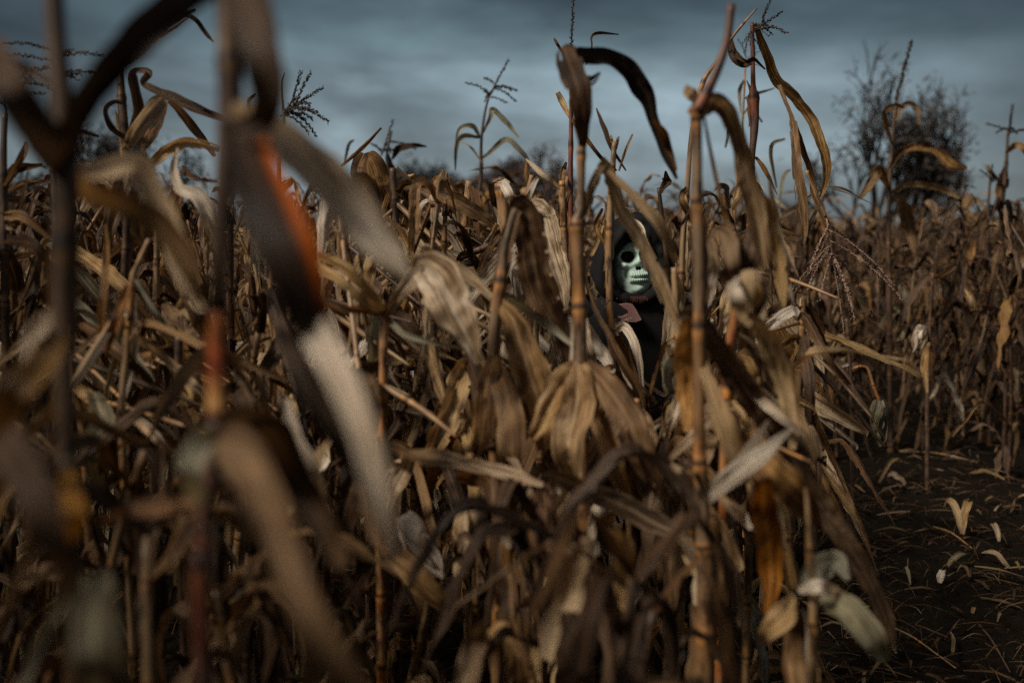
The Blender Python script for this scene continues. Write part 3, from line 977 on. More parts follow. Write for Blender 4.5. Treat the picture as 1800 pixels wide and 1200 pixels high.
L5.leaf([(315, 540, 12), (345, 562, 10), (385, 545, 8)], 'pale', fold=.4)
L5.leaf([(305, 640, 14), (270, 622, 24), (245, 632, 14)], 'tan', fold=.3)
L5.leaf([(310, 470, 18), (335, 520, 30), (352, 560, 34), (372, 600, 20)], 'brown', fold=.3)
L5.ear(315, 800, 300, 880, 36, 'olive')
L5.leaf([(300, 300, 10), (312, 330, 22), (304, 365, 26), (318, 420, 30), (352, 500, 12)], 'tan', fold=.4)
L5.leaf([(312, 260, 4), (306, 300, 16), (316, 330, 22), (350, 350, 30), (380, 420, 26), (396, 480, 10)], 'pale', fold=.4)
L5.leaf([(320, 300, 18), (350, 315, 12), (380, 318, 8)], 'dark')
L6 = Plant('corn_plant', 'tasselled corn plant peeping out behind the large blurred leaf, upper left', 4.6, (520, 800))
L6.stalk([(500, 195, 5), (490, 280, 7), (495, 420, 9)], 'dark', node=.2)
L6.tassel(492, 205, 565, 152, 11, M_TASSEL_DK, thick=1.8, spread=.6, droop=.6)
L6.leaf([(442, 210, 4), (438, 180, 8), (450, 165, 4)], 'dark')
L6.leaf([(500, 220, 5), (495, 150, 4), (500, 128, 2)], 'dark')

# --- F: stalk right of the pale leaf tip
F = Plant('corn_plant', 'corn plant with a thin orange stalk and a pale leaf folded in an upside-down V', 2.5, (668, 1010))
F.stalk([(677, 548, 16), (674, 620, 15), (671, 720, 14), (668, 860, 15), (668, 960, 15)], 'orange', node=.235)
F.leaf([(676, 555, 14), (700, 522, 22), (738, 474, 38), (748, 470, 58), (775, 500, 78), (800, 550, 72), (828, 604, 34), (838, 640, 8)], 'pale', fold=.35, dz=-.2, n=50)
F.leaf([(676, 552, 10), (640, 545, 14), (600, 541, 14), (560, 525, 8)], 'orange', fold=.35)
F.leaf([(676, 552, 14), (645, 520, 34), (600, 478, 44), (560, 455, 30)], 'tan', fold=.35)
F.leaf([(678, 556, 10), (712, 588, 12), (760, 602, 10), (828, 617, 4)], 'olive', fold=.5)
F.leaf([(672, 640, 14), (640, 655, 30), (650, 720, 44), (625, 830, 44), (600, 930, 40), (590, 1000, 10)], 'brown', fold=.3)
F.leaf([(670, 780, 18), (712, 800, 36), (690, 850, 40), (680, 900, 14)], 'tan', fold=.3)
F.leaf([(668, 960, 20), (640, 1000, 30), (600, 1070, 30), (570, 1150, 20)], 'brown', fold=.35)
F.leaf([(668, 955, 20), (720, 1000, 44), (770, 1050, 36), (815, 1088, 14)], 'brown', fold=.35)
F.ear(706, 905, 768, 1000, 56, 'pale', open_=.12)
F.leaf([(715, 794, 12), (745, 802, 30), (790, 806, 24), (850, 822, 24), (905, 836, 22), (955, 852, 10)], 'pale', fold=.3, dz=.05, d=2.1, tear=0)
F.leaf([(560, 640, 30), (600, 760, 46), (640, 860, 40), (660, 960, 14)], 'brown', fold=.4, d=1.5)
F.leaf([(490, 580, 18), (540, 670, 34), (590, 760, 40), (632, 850, 16)], 'brown', fold=.4, d=1.5)
F.leaf([(505, 700, 10), (515, 770, 30), (545, 830, 40), (575, 900, 14)], 'pale', fold=.5, d=1.7)

# --- G: stalk at x~870
G = Plant('corn_plant', 'corn plant with an orange knuckled stalk and dark top leaf, centre of picture', 2.5, (872, 1040))
G.stalk([(905, 366, 10), (896, 400, 13), (886, 440, 16), (880, 500, 18), (876, 520, 19), (868, 590, 18), (866, 680, 18), (868, 800, 18), (874, 900, 18)], 'hero', node=.215)
G.leaf([(878, 512, 26), (888, 440, 28), (902, 380, 26), (912, 362, 40), (930, 380, 52), (936, 440, 54), (950, 510, 56), (985, 580, 44), (1015, 650, 14)], 'brown', fold=.4, dz=.12, n=60)
G.leaf([(876, 528, 18), (905, 570, 42), (925, 640, 64), (950, 720, 66), (958, 790, 30)], 'tan', fold=.3, dz=-.1)
G.leaf([(880, 512, 14), (920, 540, 15), (960, 568, 15), (1012, 610, 8)], 'olive', fold=.6, rip=.04)
G.leaf([(874, 535, 14), (835, 495, 20), (785, 462, 24), (740, 436, 14)], 'tan', fold=.5)
G.leaf([(870, 620, 14), (855, 680, 42), (848, 760, 36), (838, 800, 14)], 'brown', fold=.35)
G.leaf([(868, 640, 20), (892, 690, 48), (900, 790, 50), (895, 860, 18)], 'brown', fold=.3, dz=-.1)
G.leaf([(800, 836, 14), (830, 840, 30), (858, 842, 34), (868, 890, 26)], 'orange', fold=.2, dz=.02)
G.leaf([(872, 930, 20), (895, 1010, 56), (905, 1100, 58), (940, 1230, 50)], 'brown', fold=.3, dz=-.15)
G.ear(836, 880, 812, 1010, 56, 'tan', open_=.15)
G.ear(870, 915, 880, 1000, 44, 'brown', open_=.25)
G.leaf([(852, 1090, 14), (838, 1120, 44), (812, 1210, 50)], 'tan', fold=.35, d=1.8)
G.leaf([(862, 928, 8), (880, 932, 14), (896, 962, 8)], 'pale', fold=.2, d=1.9)

# --- H: tall stalk at x~1018
H = Plant('corn_plant', 'tall blurred corn plant with a dark arched top leaf left of the mask', 2.4, (1032, 1050))
H.stalk([(1026, 190, 15), (1022, 280, 15), (1020, 370, 17), (1014, 392, 24), (1016, 480, 22), (1019, 560, 22), (1020, 640, 24), (1022, 760, 22), (1026, 900, 20)], 'hero', node=.232)
H.leaf([(1024, 262, 12), (1024, 215, 30), (1018, 165, 44), (1006, 125, 46), (994, 95, 40), (988, 82, 16)], 'dark', fold=.05, rip=.03, dz=0)
H.leaf([(986, 92, 12), (1020, 98, 30), (1065, 100, 30), (1100, 118, 32), (1126, 150, 36), (1140, 176, 28), (1150, 215, 18), (1172, 270, 18), (1190, 315, 5)], 'dark', fold=.4, dz=.15, n=60)
H.leaf([(1022, 150, 20), (1040, 142, 18), (1056, 128, 6)], 'dark', fold=.3)
H.leaf([(1148, 210, 6), (1165, 235, 16), (1178, 268, 12), (1190, 300, 3)], 'brown', fold=.3)
H.leaf([(1018, 634, 18), (1000, 660, 40), (970, 710, 56), (935, 770, 20)], 'tan', fold=.5, dz=-.1)
H.leaf([(1018, 634, 24), (1015, 700, 62), (1000, 780, 64), (1010, 850, 24)], 'tan', fold=.35, dz=-.15)
H.leaf([(1022, 634, 18), (1060, 670, 42), (1100, 730, 54), (1130, 800, 50), (1168, 880, 12)], 'brown', fold=.4, dz=-.1)
H.leaf([(1032, 700, 18), (1070, 780, 36), (1090, 840, 30), (1110, 880, 10)], 'tan', fold=.4)
H.leaf([(1016, 384, 26), (1036, 340, 22), (1058, 292, 16), (1064, 290, 22), (1088, 360, 24), (1122, 418, 24), (1146, 468, 24), (1170, 520, 24), (1200, 596, 12)], 'tan', fold=.45, dz=.1, rip=.05, n=70)
H.leaf([(1070, 300, 10), (1108, 340, 16), (1148, 382, 20), (1176, 428, 16), (1192, 470, 5)], 'tan', fold=.4, d=2.3)
H.leaf([(955, 832, 10), (990, 842, 30), (1030, 860, 34), (1090, 885, 40), (1150, 918, 42), (1200, 945, 30), (1222, 992, 8)], 'tan', fold=.3, dz=.03, d=2.1, tear=0)
H.leaf([(985, 862, 12), (960, 870, 26), (935, 890, 6)], 'pale', fold=.3)
H.leaf([(955, 850, 20), (958, 890, 40), (962, 960, 36), (978, 1010, 16)], 'orange', fold=.2, dz=-.1)
H.ear(1052, 888, 1034, 955, 38, 'pale', open_=.15)
H.leaf([(1020, 952, 30), (1004, 1010, 60), (985, 1080, 66), (962, 1160, 30)], 'tan', fold=.4, d=1.85)
H.leaf([(1020, 948, 16), (1040, 960, 22), (1050, 975, 5)], 'pale', fold=.2, d=1.85)
H.leaf([(1060, 930, 20), (1090, 960, 44), (1096, 1030, 34), (1084, 1110, 8)], 'tan', fold=.4, d=1.85)
H.leaf([(1000, 1075, 30), (1010, 1140, 60), (1000, 1240, 60)], 'brown', fold=.3, d=1.7)

# --- J: tall stalk right of person
J = Plant('corn_plant', 'tall blurred corn plant with a thick stalk and long arching leaf right of the mask', 2.15, (1242, 1130))
J.stalk([(1286, 8, 15), (1278, 70, 15), (1262, 120, 17), (1240, 168, 18), (1222, 200, 24)], 'red', to_ground=False, name='broken_top', node=.5)
J.stalk([(1222, 190, 28), (1224, 220, 20), (1226, 400, 20), (1229, 555, 20), (1228, 700, 20), (1230, 790, 22), (1234, 880, 25), (1238, 960, 30), (1240, 1060, 32)], 'hero', node=.235)
J.leaf([(1218, 208, 30), (1236, 186, 36), (1262, 182, 34), (1284, 210, 32), (1298, 250, 30), (1312, 310, 38), (1328, 370, 38), (1340, 430, 30), (1346, 470, 8)], 'tan', fold=.3, dz=.1, n=50)
J.leaf([(1238, 205, 6), (1250, 270, 8), (1265, 340, 9), (1282, 402, 5)], 'orange', fold=.5, ragged=.02)
J.leaf([(1205, 150, 8), (1214, 165, 24), (1232, 182, 18)], 'pale', fold=.4)
J.leaf([(1190, 556, 16), (1215, 556, 34), (1250, 590, 36), (1290, 650, 46), (1335, 720, 52), (1385, 795, 52), (1432, 870, 42), (1490, 955, 38), (1535, 1035, 30), (1560, 1100, 26), (1574, 1140, 5)], 'brown', fold=.35, dz=.2, rip=.06, n=90)
J.leaf([(1325, 560, 18), (1352, 600, 40), (1375, 660, 42), (1392, 730, 34), (1392, 790, 12)], 'tan', fold=.35, d=2.2)
J.leaf([(1290, 760, 14), (1330, 800, 54), (1372, 845, 66), (1410, 885, 50), (1440, 922, 12)], 'brown', fold=.3)
J.leaf([(1246, 880, 12), (1270, 850, 32), (1306, 812, 30), (1330, 772, 16), (1350, 738, 4)], 'pale', fold=.15, dz=-.02, d=2.0, tear=0)
J.leaf([(1250, 872, 14), (1290, 836, 32), (1340, 796, 28), (1370, 770, 14), (1394, 750, 4)], 'pale', fold=.15, dz=-.03, d=1.96, tear=0)
J.leaf([(1225, 835, 10), (1200, 828, 16), (1180, 815, 6)], 'tan')
J.leaf([(1236, 640, 18), (1262, 720, 34), (1290, 790, 40), (1312, 850, 14)], 'tan', fold=.3)
J.leaf([(1212, 560, 22), (1205, 620, 40), (1212, 700, 44), (1206, 760, 20)], 'orange', fold=.25, dz=.1)
J.leaf([(1340, 840, 30), (1345, 900, 46), (1356, 1000, 40), (1352, 1080, 14)], 'orange', fold=.3, d=1.9)
J.ear(1250, 905, 1262, 960, 30, 'brown')
J.leaf([(1262, 870, 10), (1300, 905, 26), (1322, 930, 8)], 'pale', fold=.4, d=2.1)
J.leaf([(1215, 930, 20), (1216, 970, 34), (1224, 1010, 14)], 'tan', fold=.4)

Q = Plant('corn_plant', 'low corn plant with pale curled husks at the track edge, lower right', 2.0, (1440, 1180))
Q.stalk([(1414, 850, 3), (1420, 890, 9), (1424, 980, 14), (1430, 1080, 16)], 'tan', node=.2)
Q.leaf([(1492, 1018, 10), (1470, 985, 40), (1430, 1005, 48), (1404, 1040, 22)], 'olive', fold=.35)
Q.leaf([(1404, 1038, 10), (1440, 1030, 24), (1480, 1044, 14)], 'pale', fold=.3)
Q.leaf([(1440, 1046, 26), (1490, 1070, 50), (1530, 1120, 46), (1560, 1160, 14)], 'olive', fold=.3)
Q.leaf([(1394, 1050, 14), (1375, 1085, 44), (1348, 1110, 30), (1342, 1130, 6)], 'tan', fold=.3)
Q.leaf([(1395, 1060, 22), (1405, 1120, 56), (1415, 1230, 60)], 'brown', fold=.3)

# --- sharp plants in the focal zone
T1 = Plant('corn_plant', 'slender in-focus corn plant with a single upright tassel reaching the top edge', 3.85, (1003, 900))
T1.stalk([(1004, 84, 3.5), (1004, 205, 7), (1003, 300, 8), (1003, 430, 9), (1000, 560, 10)], 'red', node=.28)
T1.tassel(1004, 86, 1008, -14, 0, M_TASSEL_DK, thick=1.5)
T1.leaf([(1003, 208, 8), (990, 185, 14), (980, 163, 10)], 'tan', fold=.5)
T1.leaf([(1004, 208, 6), (1024, 235, 12), (1040, 256, 8), (1060, 280, 7), (1084, 300, 3)], 'brown', fold=.5)
T1.leaf([(988, 92, 4), (980, 78, 6), (974, 68, 4)], 'brown')
T1.leaf([(1030, 115, 3), (1040, 84, 3), (1040, 66, 4), (1052, 58, 6), (1088, 61, 2)], 'dark', fold=.3)
T2 = Plant('corn_plant', 'straight thin knotted corn stalk directly in front of the hooded person', 3.5, (1076, 1000))
T2.stalk([(1080, 250, 9), (1074, 330, 11), (1070, 440, 11), (1072, 540, 12), (1074, 600, 12), (1078, 700, 12)], 'tan', node=.262)
T2.leaf([(1072, 440, 6), (1048, 400, 10), (1060, 366, 6)], 'tan', d=3.5)
T2.leaf([(1040, 450, 6), (1052, 420, 8), (1062, 380, 7), (1068, 350, 4)], 'tan', fold=.7)
T2.leaf([(1078, 585, 8), (1098, 575, 18), (1120, 612, 18), (1128, 670, 10), (1130, 712, 4)], 'pale', fold=.5)
T2.leaf([(1070, 560, 10), (1088, 600, 24), (1110, 650, 22), (1130, 700, 10)], 'brown', fold=.5)
T2.tassel(1072, 560, 1100, 585, 6, M_TASSEL_LT, thick=1.1, spread=1.0, droop=.2)
T2.tassel(1070, 545, 1040, 512, 4, M_TASSEL_LT, thick=.7, spread=.8, droop=0)
T3 = Plant('corn_plant', 'corn plant with long dark leaf crossing the lower robe of the hooded person', 3.2, (1010, 900))
T3.stalk([(1026, 470, 8), (1018, 560, 10), (1010, 640, 11)], 'tan', node=.22)
T3.leaf([(1027, 470, 5), (1040, 530, 11), (1066, 585, 15), (1096, 640, 18), (1124, 690, 14), (1138, 760, 5)], 'brown', fold=.7)
T3.leaf([(1020, 545, 10), (1035, 590, 26), (1058, 625, 30), (1080, 655, 10)], 'pale', fold=.4)
T3.leaf([(1030, 560, 8), (1034, 610, 18), (1050, 660, 12)], 'speck', fold=.4)
T3.leaf([(1068, 640, 16), (1085, 670, 38), (1100, 720, 44), (1090, 790, 16)], 'tan', fold=.35)
T3.leaf([(1092, 640, 8), (1112, 670, 22), (1135, 690, 14), (1165, 720, 5)], 'pale', fold=.4)
T4 = Plant('corn_plant', 'corn plant with a pale torn leaf hanging over the right side of the hood', 3.6, (1150, 900))
T4.stalk([(1158, 330, 6), (1168, 420, 8), (1176, 540, 9), (1176, 640, 10)], 'dark', node=.22)
T4.leaf([(1095, 382, 8), (1120, 398, 16), (1132, 425, 14), (1146, 450, 9), (1155, 478, 3)], 'pale', fold=.4)
T4.leaf([(1176, 520, 10), (1172, 590, 18), (1160, 650, 10)], 'tan')
T4.leaf([(1160, 340, 8), (1172, 320, 20), (1170, 300, 4)], 'brown')
T4.leaf([(1130, 670, 5), (1160, 690, 8), (1190, 705, 4)], 'pale')
E1 = Plant('corn_plant', 'corn plant with two grey-green husked ears one above the other right of the robe', 2.9, (1190, 1050))
E1.stalk([(1185, 470, 10), (1190, 560, 12), (1196, 640, 13), (1200, 760, 14)], 'tan', node=.22)
E1.ear(1186, 612, 1184, 706, 44, 'olive', open_=.1)
E1.ear(1192, 700, 1168, 800, 44, 'tan', open_=.18)
E1.leaf([(1180, 706, 8), (1192, 702, 20), (1186, 730, 24), (1172, 760, 8)], 'pale', fold=.4)
E1.leaf([(1182, 640, 8), (1180, 605, 14), (1200, 625, 18), (1215, 660, 6)], 'pale')
E1.leaf([(1186, 480, 12), (1192, 520, 26), (1185, 560, 20), (1176, 600, 8)], 'speck')
K = Plant('corn_plant', 'tall in-focus corn plant with long ribbons drooping from its bent top, right of centre', 3.7, (1322, 900))
K.stalk([(1322, 40, 6), (1324, 150, 9), (1325, 165, 16), (1326, 220, 15), (1322, 280, 11), (1318, 400, 11), (1312, 560, 12)], 'red', node=.27)
K.leaf([(1326, 42, 8), (1345, 90, 14), (1364, 138, 18), (1396, 168, 20), (1424, 205, 22), (1440, 245, 24), (1452, 295, 20), (1448, 330, 12), (1440, 350, 4)], 'tan', fold=.6, dz=.1, rip=.06)
K.leaf([(1370, 150, 8), (1390, 205, 10), (1394, 225, 18), (1400, 280, 18), (1408, 340, 20), (1414, 400, 14), (1412, 430, 4)], 'brown', fold=.6, rip=.05)
K.leaf([(1398, 220, 8), (1410, 260, 10), (1425, 305, 10), (1432, 340, 16), (1446, 375, 14), (1456, 400, 6)], 'brown', fold=.6)
K.leaf([(1448, 350, 3), (1430, 380, 6), (1420, 400, 8), (1416, 424, 3)], 'brown', fold=.5)
K.tassel(1452, 378, 1486, 585, 14, M_TASSEL_LT, thick=1.15, spread=.8, droop=.4)
K.stalk([(1418, 300, 5), (1436, 345, 6), (1452, 382, 5)], 'tan', to_ground=False, name='bent_top')
K.tassel(1318, 60, 1372, 20, 6, M_TASSEL_DK, thick=1.3, spread=.6, droop=.5)
K.tassel(1322, 45, 1328, 100, 7, M_TASSEL_DK, thick=.9, spread=1.2, droop=.7)
K.leaf([(1284, 62, 4), (1290, 90, 14), (1310, 110, 14), (1325, 104, 8), (1345, 122, 3)], 'dark', fold=.5)
K.leaf([(1280, 70, 4), (1286, 100, 10), (1304, 114, 10), (1322, 112, 4)], 'dark', fold=.4)
K.leaf([(1328, 275, 6), (1340, 290, 10), (1352, 312, 8), (1366, 342, 2)], 'red' if False else 'orange', fold=.5)
K2 = Plant('corn_plant', 'thin corn stalk leaning right behind the thick blurred stalk', 3.6, (1196, 900))
K2.stalk([(1330, 15, 3), (1290, 62, 5), (1258, 110, 7), (1234, 150, 8), (1216, 235, 8), (1208, 330, 9), (1200, 430, 10), (1196, 560, 11)], 'tan', node=.3)
K2.leaf([(1240, 420, 4), (1200, 355, 14), (1208, 330, 8)], 'tan')
K3 = Plant('corn_plant', 'pale slim corn plant with small arched leaves behind the drooping ribbons', 5.6, (1300, 800))
K3.stalk([(1310, 120, 3), (1306, 200, 4), (1300, 280, 5), (1290, 400, 6)], 'tan', node=.3)
for pts, m in (([(1308, 140, 3), (1300, 160, 7), (1302, 200, 3)], 'olive'), ([(1304, 205, 3), (1320, 190, 6), (1340, 215, 3)], 'tan'), ([(1306, 175, 3), (1330, 165, 6), (1362, 155, 2)], 'olive'), ([(1300, 240, 3), (1285, 225, 8), (1275, 260, 3)], 'olive'),
               ([(1365, 330, 3), (1355, 260, 7), (1380, 244, 4)], 'olive'), ([(1370, 360, 3), (1378, 310, 7), (1390, 298, 3)], 'olive')):
    K3.leaf(pts, m, fold=.4)
K3.tassel(1310, 125, 1312, 60, 5, M_TASSEL, thick=1.0)

E2 = Plant('corn_plant', 'corn plant with a whitish ear under torn brown leaves, right of the thick stalk', 2.4, (1270, 1000))
E2.stalk([(1300, 470, 12), (1290, 560, 15), (1280, 640, 15), (1274, 760, 15)], 'orange', node=.3)
E2.leaf([(1292, 530, 14), (1280, 470, 40), (1272, 420, 44), (1256, 402, 8)], 'brown', fold=.3, rip=.12)
E2.leaf([(1300, 520, 14), (1318, 450, 50), (1334, 410, 44), (1352, 400, 8)], 'dark', fold=.3, rip=.12)
E2.leaf([(1300, 560, 6), (1304, 500, 12), (1296, 440, 12), (1298, 400, 4)], 'dark', fold=.5, dz=-.05)
E2.ear(1320, 474, 1318, 568, 56, 'tan', d=2.1, open_=0.0, petals=7)
E2.leaf([(1296, 486, 6), (1290, 510, 26), (1300, 540, 24), (1312, 560, 6)], 'pale', fold=.2, d=2.08, dz=0, tear=0)
E2.leaf([(1338, 484, 10), (1342, 510, 26), (1340, 540, 24), (1344, 562, 6)], 'tan', fold=.5, d=2.22, dz=.02, roll=3.14)
E2.leaf([(1284, 550, 8), (1276, 555, 10), (1272, 566, 6)], 'pale')
E2.leaf([(1322, 330, 14), (1345, 360, 26), (1362, 430, 26), (1372, 490, 24), (1378, 540, 8)], 'tan', fold=.4)
E2.leaf([(1352, 310, 4), (1362, 380, 14), (1374, 440, 16), (1384, 490, 8), (1402, 560, 3)], 'speck', fold=.5)
E2.leaf([(1240, 418, 8), (1252, 460, 30), (1240, 520, 26), (1236, 560, 8)], 'pale', fold=.4)
E2.leaf([(1310, 570, 20), (1318, 640, 50), (1326, 720, 54), (1320, 800, 20)], 'brown', fold=.35, d=2.6)

# broken tops in the centre
N1 = Plant('corn_plant', 'snapped corn stalk with a hollow tube top, tallest stub left of centre', 3.8, (822, 900))
N1.stalk([(826, 318, 13), (818, 380, 13), (812, 440, 12), (806, 560, 13)], 'tan', node=.2)
N1.leaf([(826, 325, 8), (836, 350, 16), (838, 390, 12), (842, 420, 4)], 'dark')
N1.leaf([(813, 400, 8), (850, 402, 9), (880, 420, 5)], 'tan', fold=.7)
N2 = Plant('corn_plant', 'broad split stub of corn stalk with pale collar, centre of canopy', 3.6, (882, 900))
N2.stalk([(878, 322, 16), (884, 360, 19), (888, 430, 18), (886, 560, 16)], 'tan', node=.26)
N2.leaf([(868, 320, 18), (874, 350, 26), (878, 400, 20)], 'dark', fold=.3)
N2.leaf([(882, 318, 12), (894, 340, 18), (906, 372, 8)], 'pale', fold=.3)
N2.leaf([(866, 320, 6), (880, 316, 10), (896, 322, 5)], 'pale', fold=.2)
N3 = Plant('corn_plant', 'corn plant with pale speckled leaf hanging below a torn white collar', 3.5, (950, 900))
N3.stalk([(935, 308, 8), (926, 360, 10), (930, 440, 12), (940, 560, 12)], 'tan', node=.24)
N3.leaf([(925, 362, 10), (945, 365, 38), (958, 400, 46), (972, 450, 46), (988, 500, 38), (992, 545, 12)], 'speck', fold=.3)
N3.leaf([(924, 358, 4), (935, 357, 10), (952, 362, 5)], 'pale')
N3.leaf([(926, 280, 6), (926, 310, 14), (934, 345, 14), (930, 370, 6)], 'tan')
N3.leaf([(945, 312, 5), (935, 330, 10), (924, 362, 6)], 'pale', fold=.6)
N3.leaf([(925, 280, 4), (945, 298, 10), (965, 315, 10), (984, 332, 5)], 'pale', fold=.6)
N3.leaf([(950, 430, 10), (972, 480, 26), (995, 520, 18), (1008, 535, 5)], 'pale', fold=.4)
N3.leaf([(975, 490, 4), (990, 515, 9), (1006, 535, 14), (985, 536, 5)], 'pale', fold=.2)
N4 = Plant('corn_plant', 'corn plant with a long speckled leaf slanting down right, left of centre', 3.7, (695, 900))
N4.stalk([(690, 296, 12), (692, 340, 14), (696, 420, 13), (700, 560, 13)], 'dark', node=.24)
N4.leaf([(694, 298, 14), (712, 318, 22), (738, 342, 24), (766, 370, 22), (790, 395, 16), (800, 410, 5)], 'speck', fold=.25)
N4.leaf([(718, 318, 6), (745, 340, 10), (790, 362, 12), (830, 378, 10), (870, 404, 5)], 'tan', fold=.7)
N4.leaf([(690, 365, 8), (720, 375, 18), (760, 398, 18), (800, 412, 16), (878, 432, 8)], 'dark', fold=.6)
N4.leaf([(636, 272, 20), (655, 288, 44), (668, 340, 50), (678, 400, 30)], 'tan', fold=.25)
N4.leaf([(640, 270, 20), (630, 300, 30), (640, 340, 14)], 'brown', fold=.3)
N4.leaf([(600, 292, 4), (634, 262, 8), (670, 225, 5)], 'orange', fold=.6)
N4.leaf([(752, 440, 6), (800, 448, 14), (850, 470, 20), (900, 500, 20), (960, 540, 6)], 'olive', fold=.6)
N4.leaf([(740, 430, 8), (780, 440, 16), (830, 452, 16), (880, 450, 8)], 'pale', fold=.6)
N4.leaf([(770, 460, 14), (810, 490, 26), (850, 540, 26), (880, 580, 10)], 'brown', fold=.5)
N5 = Plant('corn_plant', 'straight knotted corn stub with a splintered top in the stand just left of the mask', 3.7, (992, 900))
N5.stalk([(988, 318, 12), (990, 400, 11), (992, 440, 12), (994, 560, 12)], 'tan', node=.2)
N5.leaf([(985, 330, 14), (990, 300, 10), (996, 285, 4)], 'tan')
N6 = Plant('corn_plant', 'corn stub with broom-like frayed top just above the hood', 4.6, (1078, 800))
N6.stalk([(1080, 250, 9), (1078, 300, 8), (1076, 380, 8)], 'tan', node=.2)
N6.leaf([(1078, 262, 6), (1075, 245, 5), (1074, 238, 2)], 'tan')
N6.leaf([(1082, 262, 6), (1086, 246, 5), (1088, 240, 2)], 'tan')
N6.leaf([(1088, 300, 4), (1100, 265, 5), (1112, 236, 3)], 'tan', fold=.6)
N6.leaf([(1048, 190, 2), (1062, 225, 9), (1076, 262, 8), (1100, 300, 3)], 'dark')


def stiff_leaves(pl, sx, y0, y1, n, seed, ang=(35, 80), ln=(110, 240), wd=(10, 34), mats=('tan', 'pale', 'pale', 'speck', 'tan'), right=.7, keep=None):  # pale default colours paint the centre stand as brighter lit
    r = random.Random(seed)
    k = 0
    while k < n:
        py = r.uniform(y0, y1)
        sg = 1 if r.random() < right else -1
        a = R(r.uniform(*ang)); L = r.uniform(*ln); w = r.uniform(*wd)
        k += 1
        x0, yb = sx + r.uniform(-4, 4), py
        xk = x0 + sg * L * .12 * math.cos(a); yk = py - L * r.uniform(.0, .12)
        bend = r.uniform(-.15, .35)
        x1 = xk + sg * L * .45 * math.cos(a); y1_ = yk + L * .45 * math.sin(a)
        x2 = x1 + sg * L * .45 * math.cos(a + bend); y2 = y1_ + L * .45 * math.sin(a + bend)
        if keep and not keep(x1, y1_, x2, y2): continue
        pl.leaf([(x0, yb, w * .4), (xk, yk, w * .8), (x1, y1_, w), (x2, y2, w * .5), (x2 + sg * 3, y2 + L * .05, w * .12)], r.choice(mats), fold=r.uniform(.2, .9), dz=r.uniform(-.22, .12), roll=r.uniform(-.6, .6), twist=r.uniform(-.8, .8))


def clear(x1, y1, x2, y2):
    # keep the mask in view
    return not any(1022 < x1 + (x2 - x1) * t < 1196 and 350 < y1 + (y2 - y1) * t < 700 for t in (-.6, -.3, 0, .25, .5, .75, 1, 1.2))


for pl, sx, y0, y1, n, sd_ in ((N4, 697, 320, 560, 13, 1), (N1, 812, 380, 600, 12, 2), (N2, 886, 400, 620, 12, 3), (N3, 934, 420, 660, 10, 4), (N5, 992, 430, 700, 7, 5),
                               (T1, 1002, 520, 800, 8, 6), (L5, 315, 620, 860, 8, 7), (L4, 226, 520, 800, 6, 8), (E1, 1194, 560, 800, 6, 9), (E2, 1284, 600, 820, 9, 10), (K, 1316, 440, 700, 8, 11)):
    stiff_leaves(pl, sx, y0, y1, n, sd_, keep=clear)
    stiff_leaves(pl, sx, y0, y1, n // 2, sd_ + 200, ang=(20, 70), ln=(150, 330), wd=(12, 32), mats=('pale', 'tan', 'pale', 'brown'), right=.85, keep=clear)
def broken_stalks(pl, sx, y0, y1, n, seed, ang=(12, 50), ln=(120, 280), right=.8):
    r = random.Random(seed); k = 0; tries = 0
    while k < n and tries < 60:
        tries += 1
        y = r.uniform(y0, y1); sg = 1 if r.random() < right else -1
        a = R(r.uniform(*ang)); L = r.uniform(*ln); w = r.uniform(5, 11)
        x1, y1_ = sx + sg * L * math.cos(a) * .5, y + L * math.sin(a) * .5
        x2, y2 = sx + sg * L * math.cos(a), y + L * math.sin(a) + r.uniform(0, 14)
        if not clear(x1, y1_, x2, y2): continue
        k += 1
        e = r.uniform(-.45, .1)
        pl.stalk([(sx, y, w, pl.d), (x1, y1_, w * .9, pl.d + e * .5), (x2, y2, w * .5, pl.d + e)], r.choice(['tan', 'field', 'tan', 'dark']), node=.2, to_ground=False, name='broken_stalk')


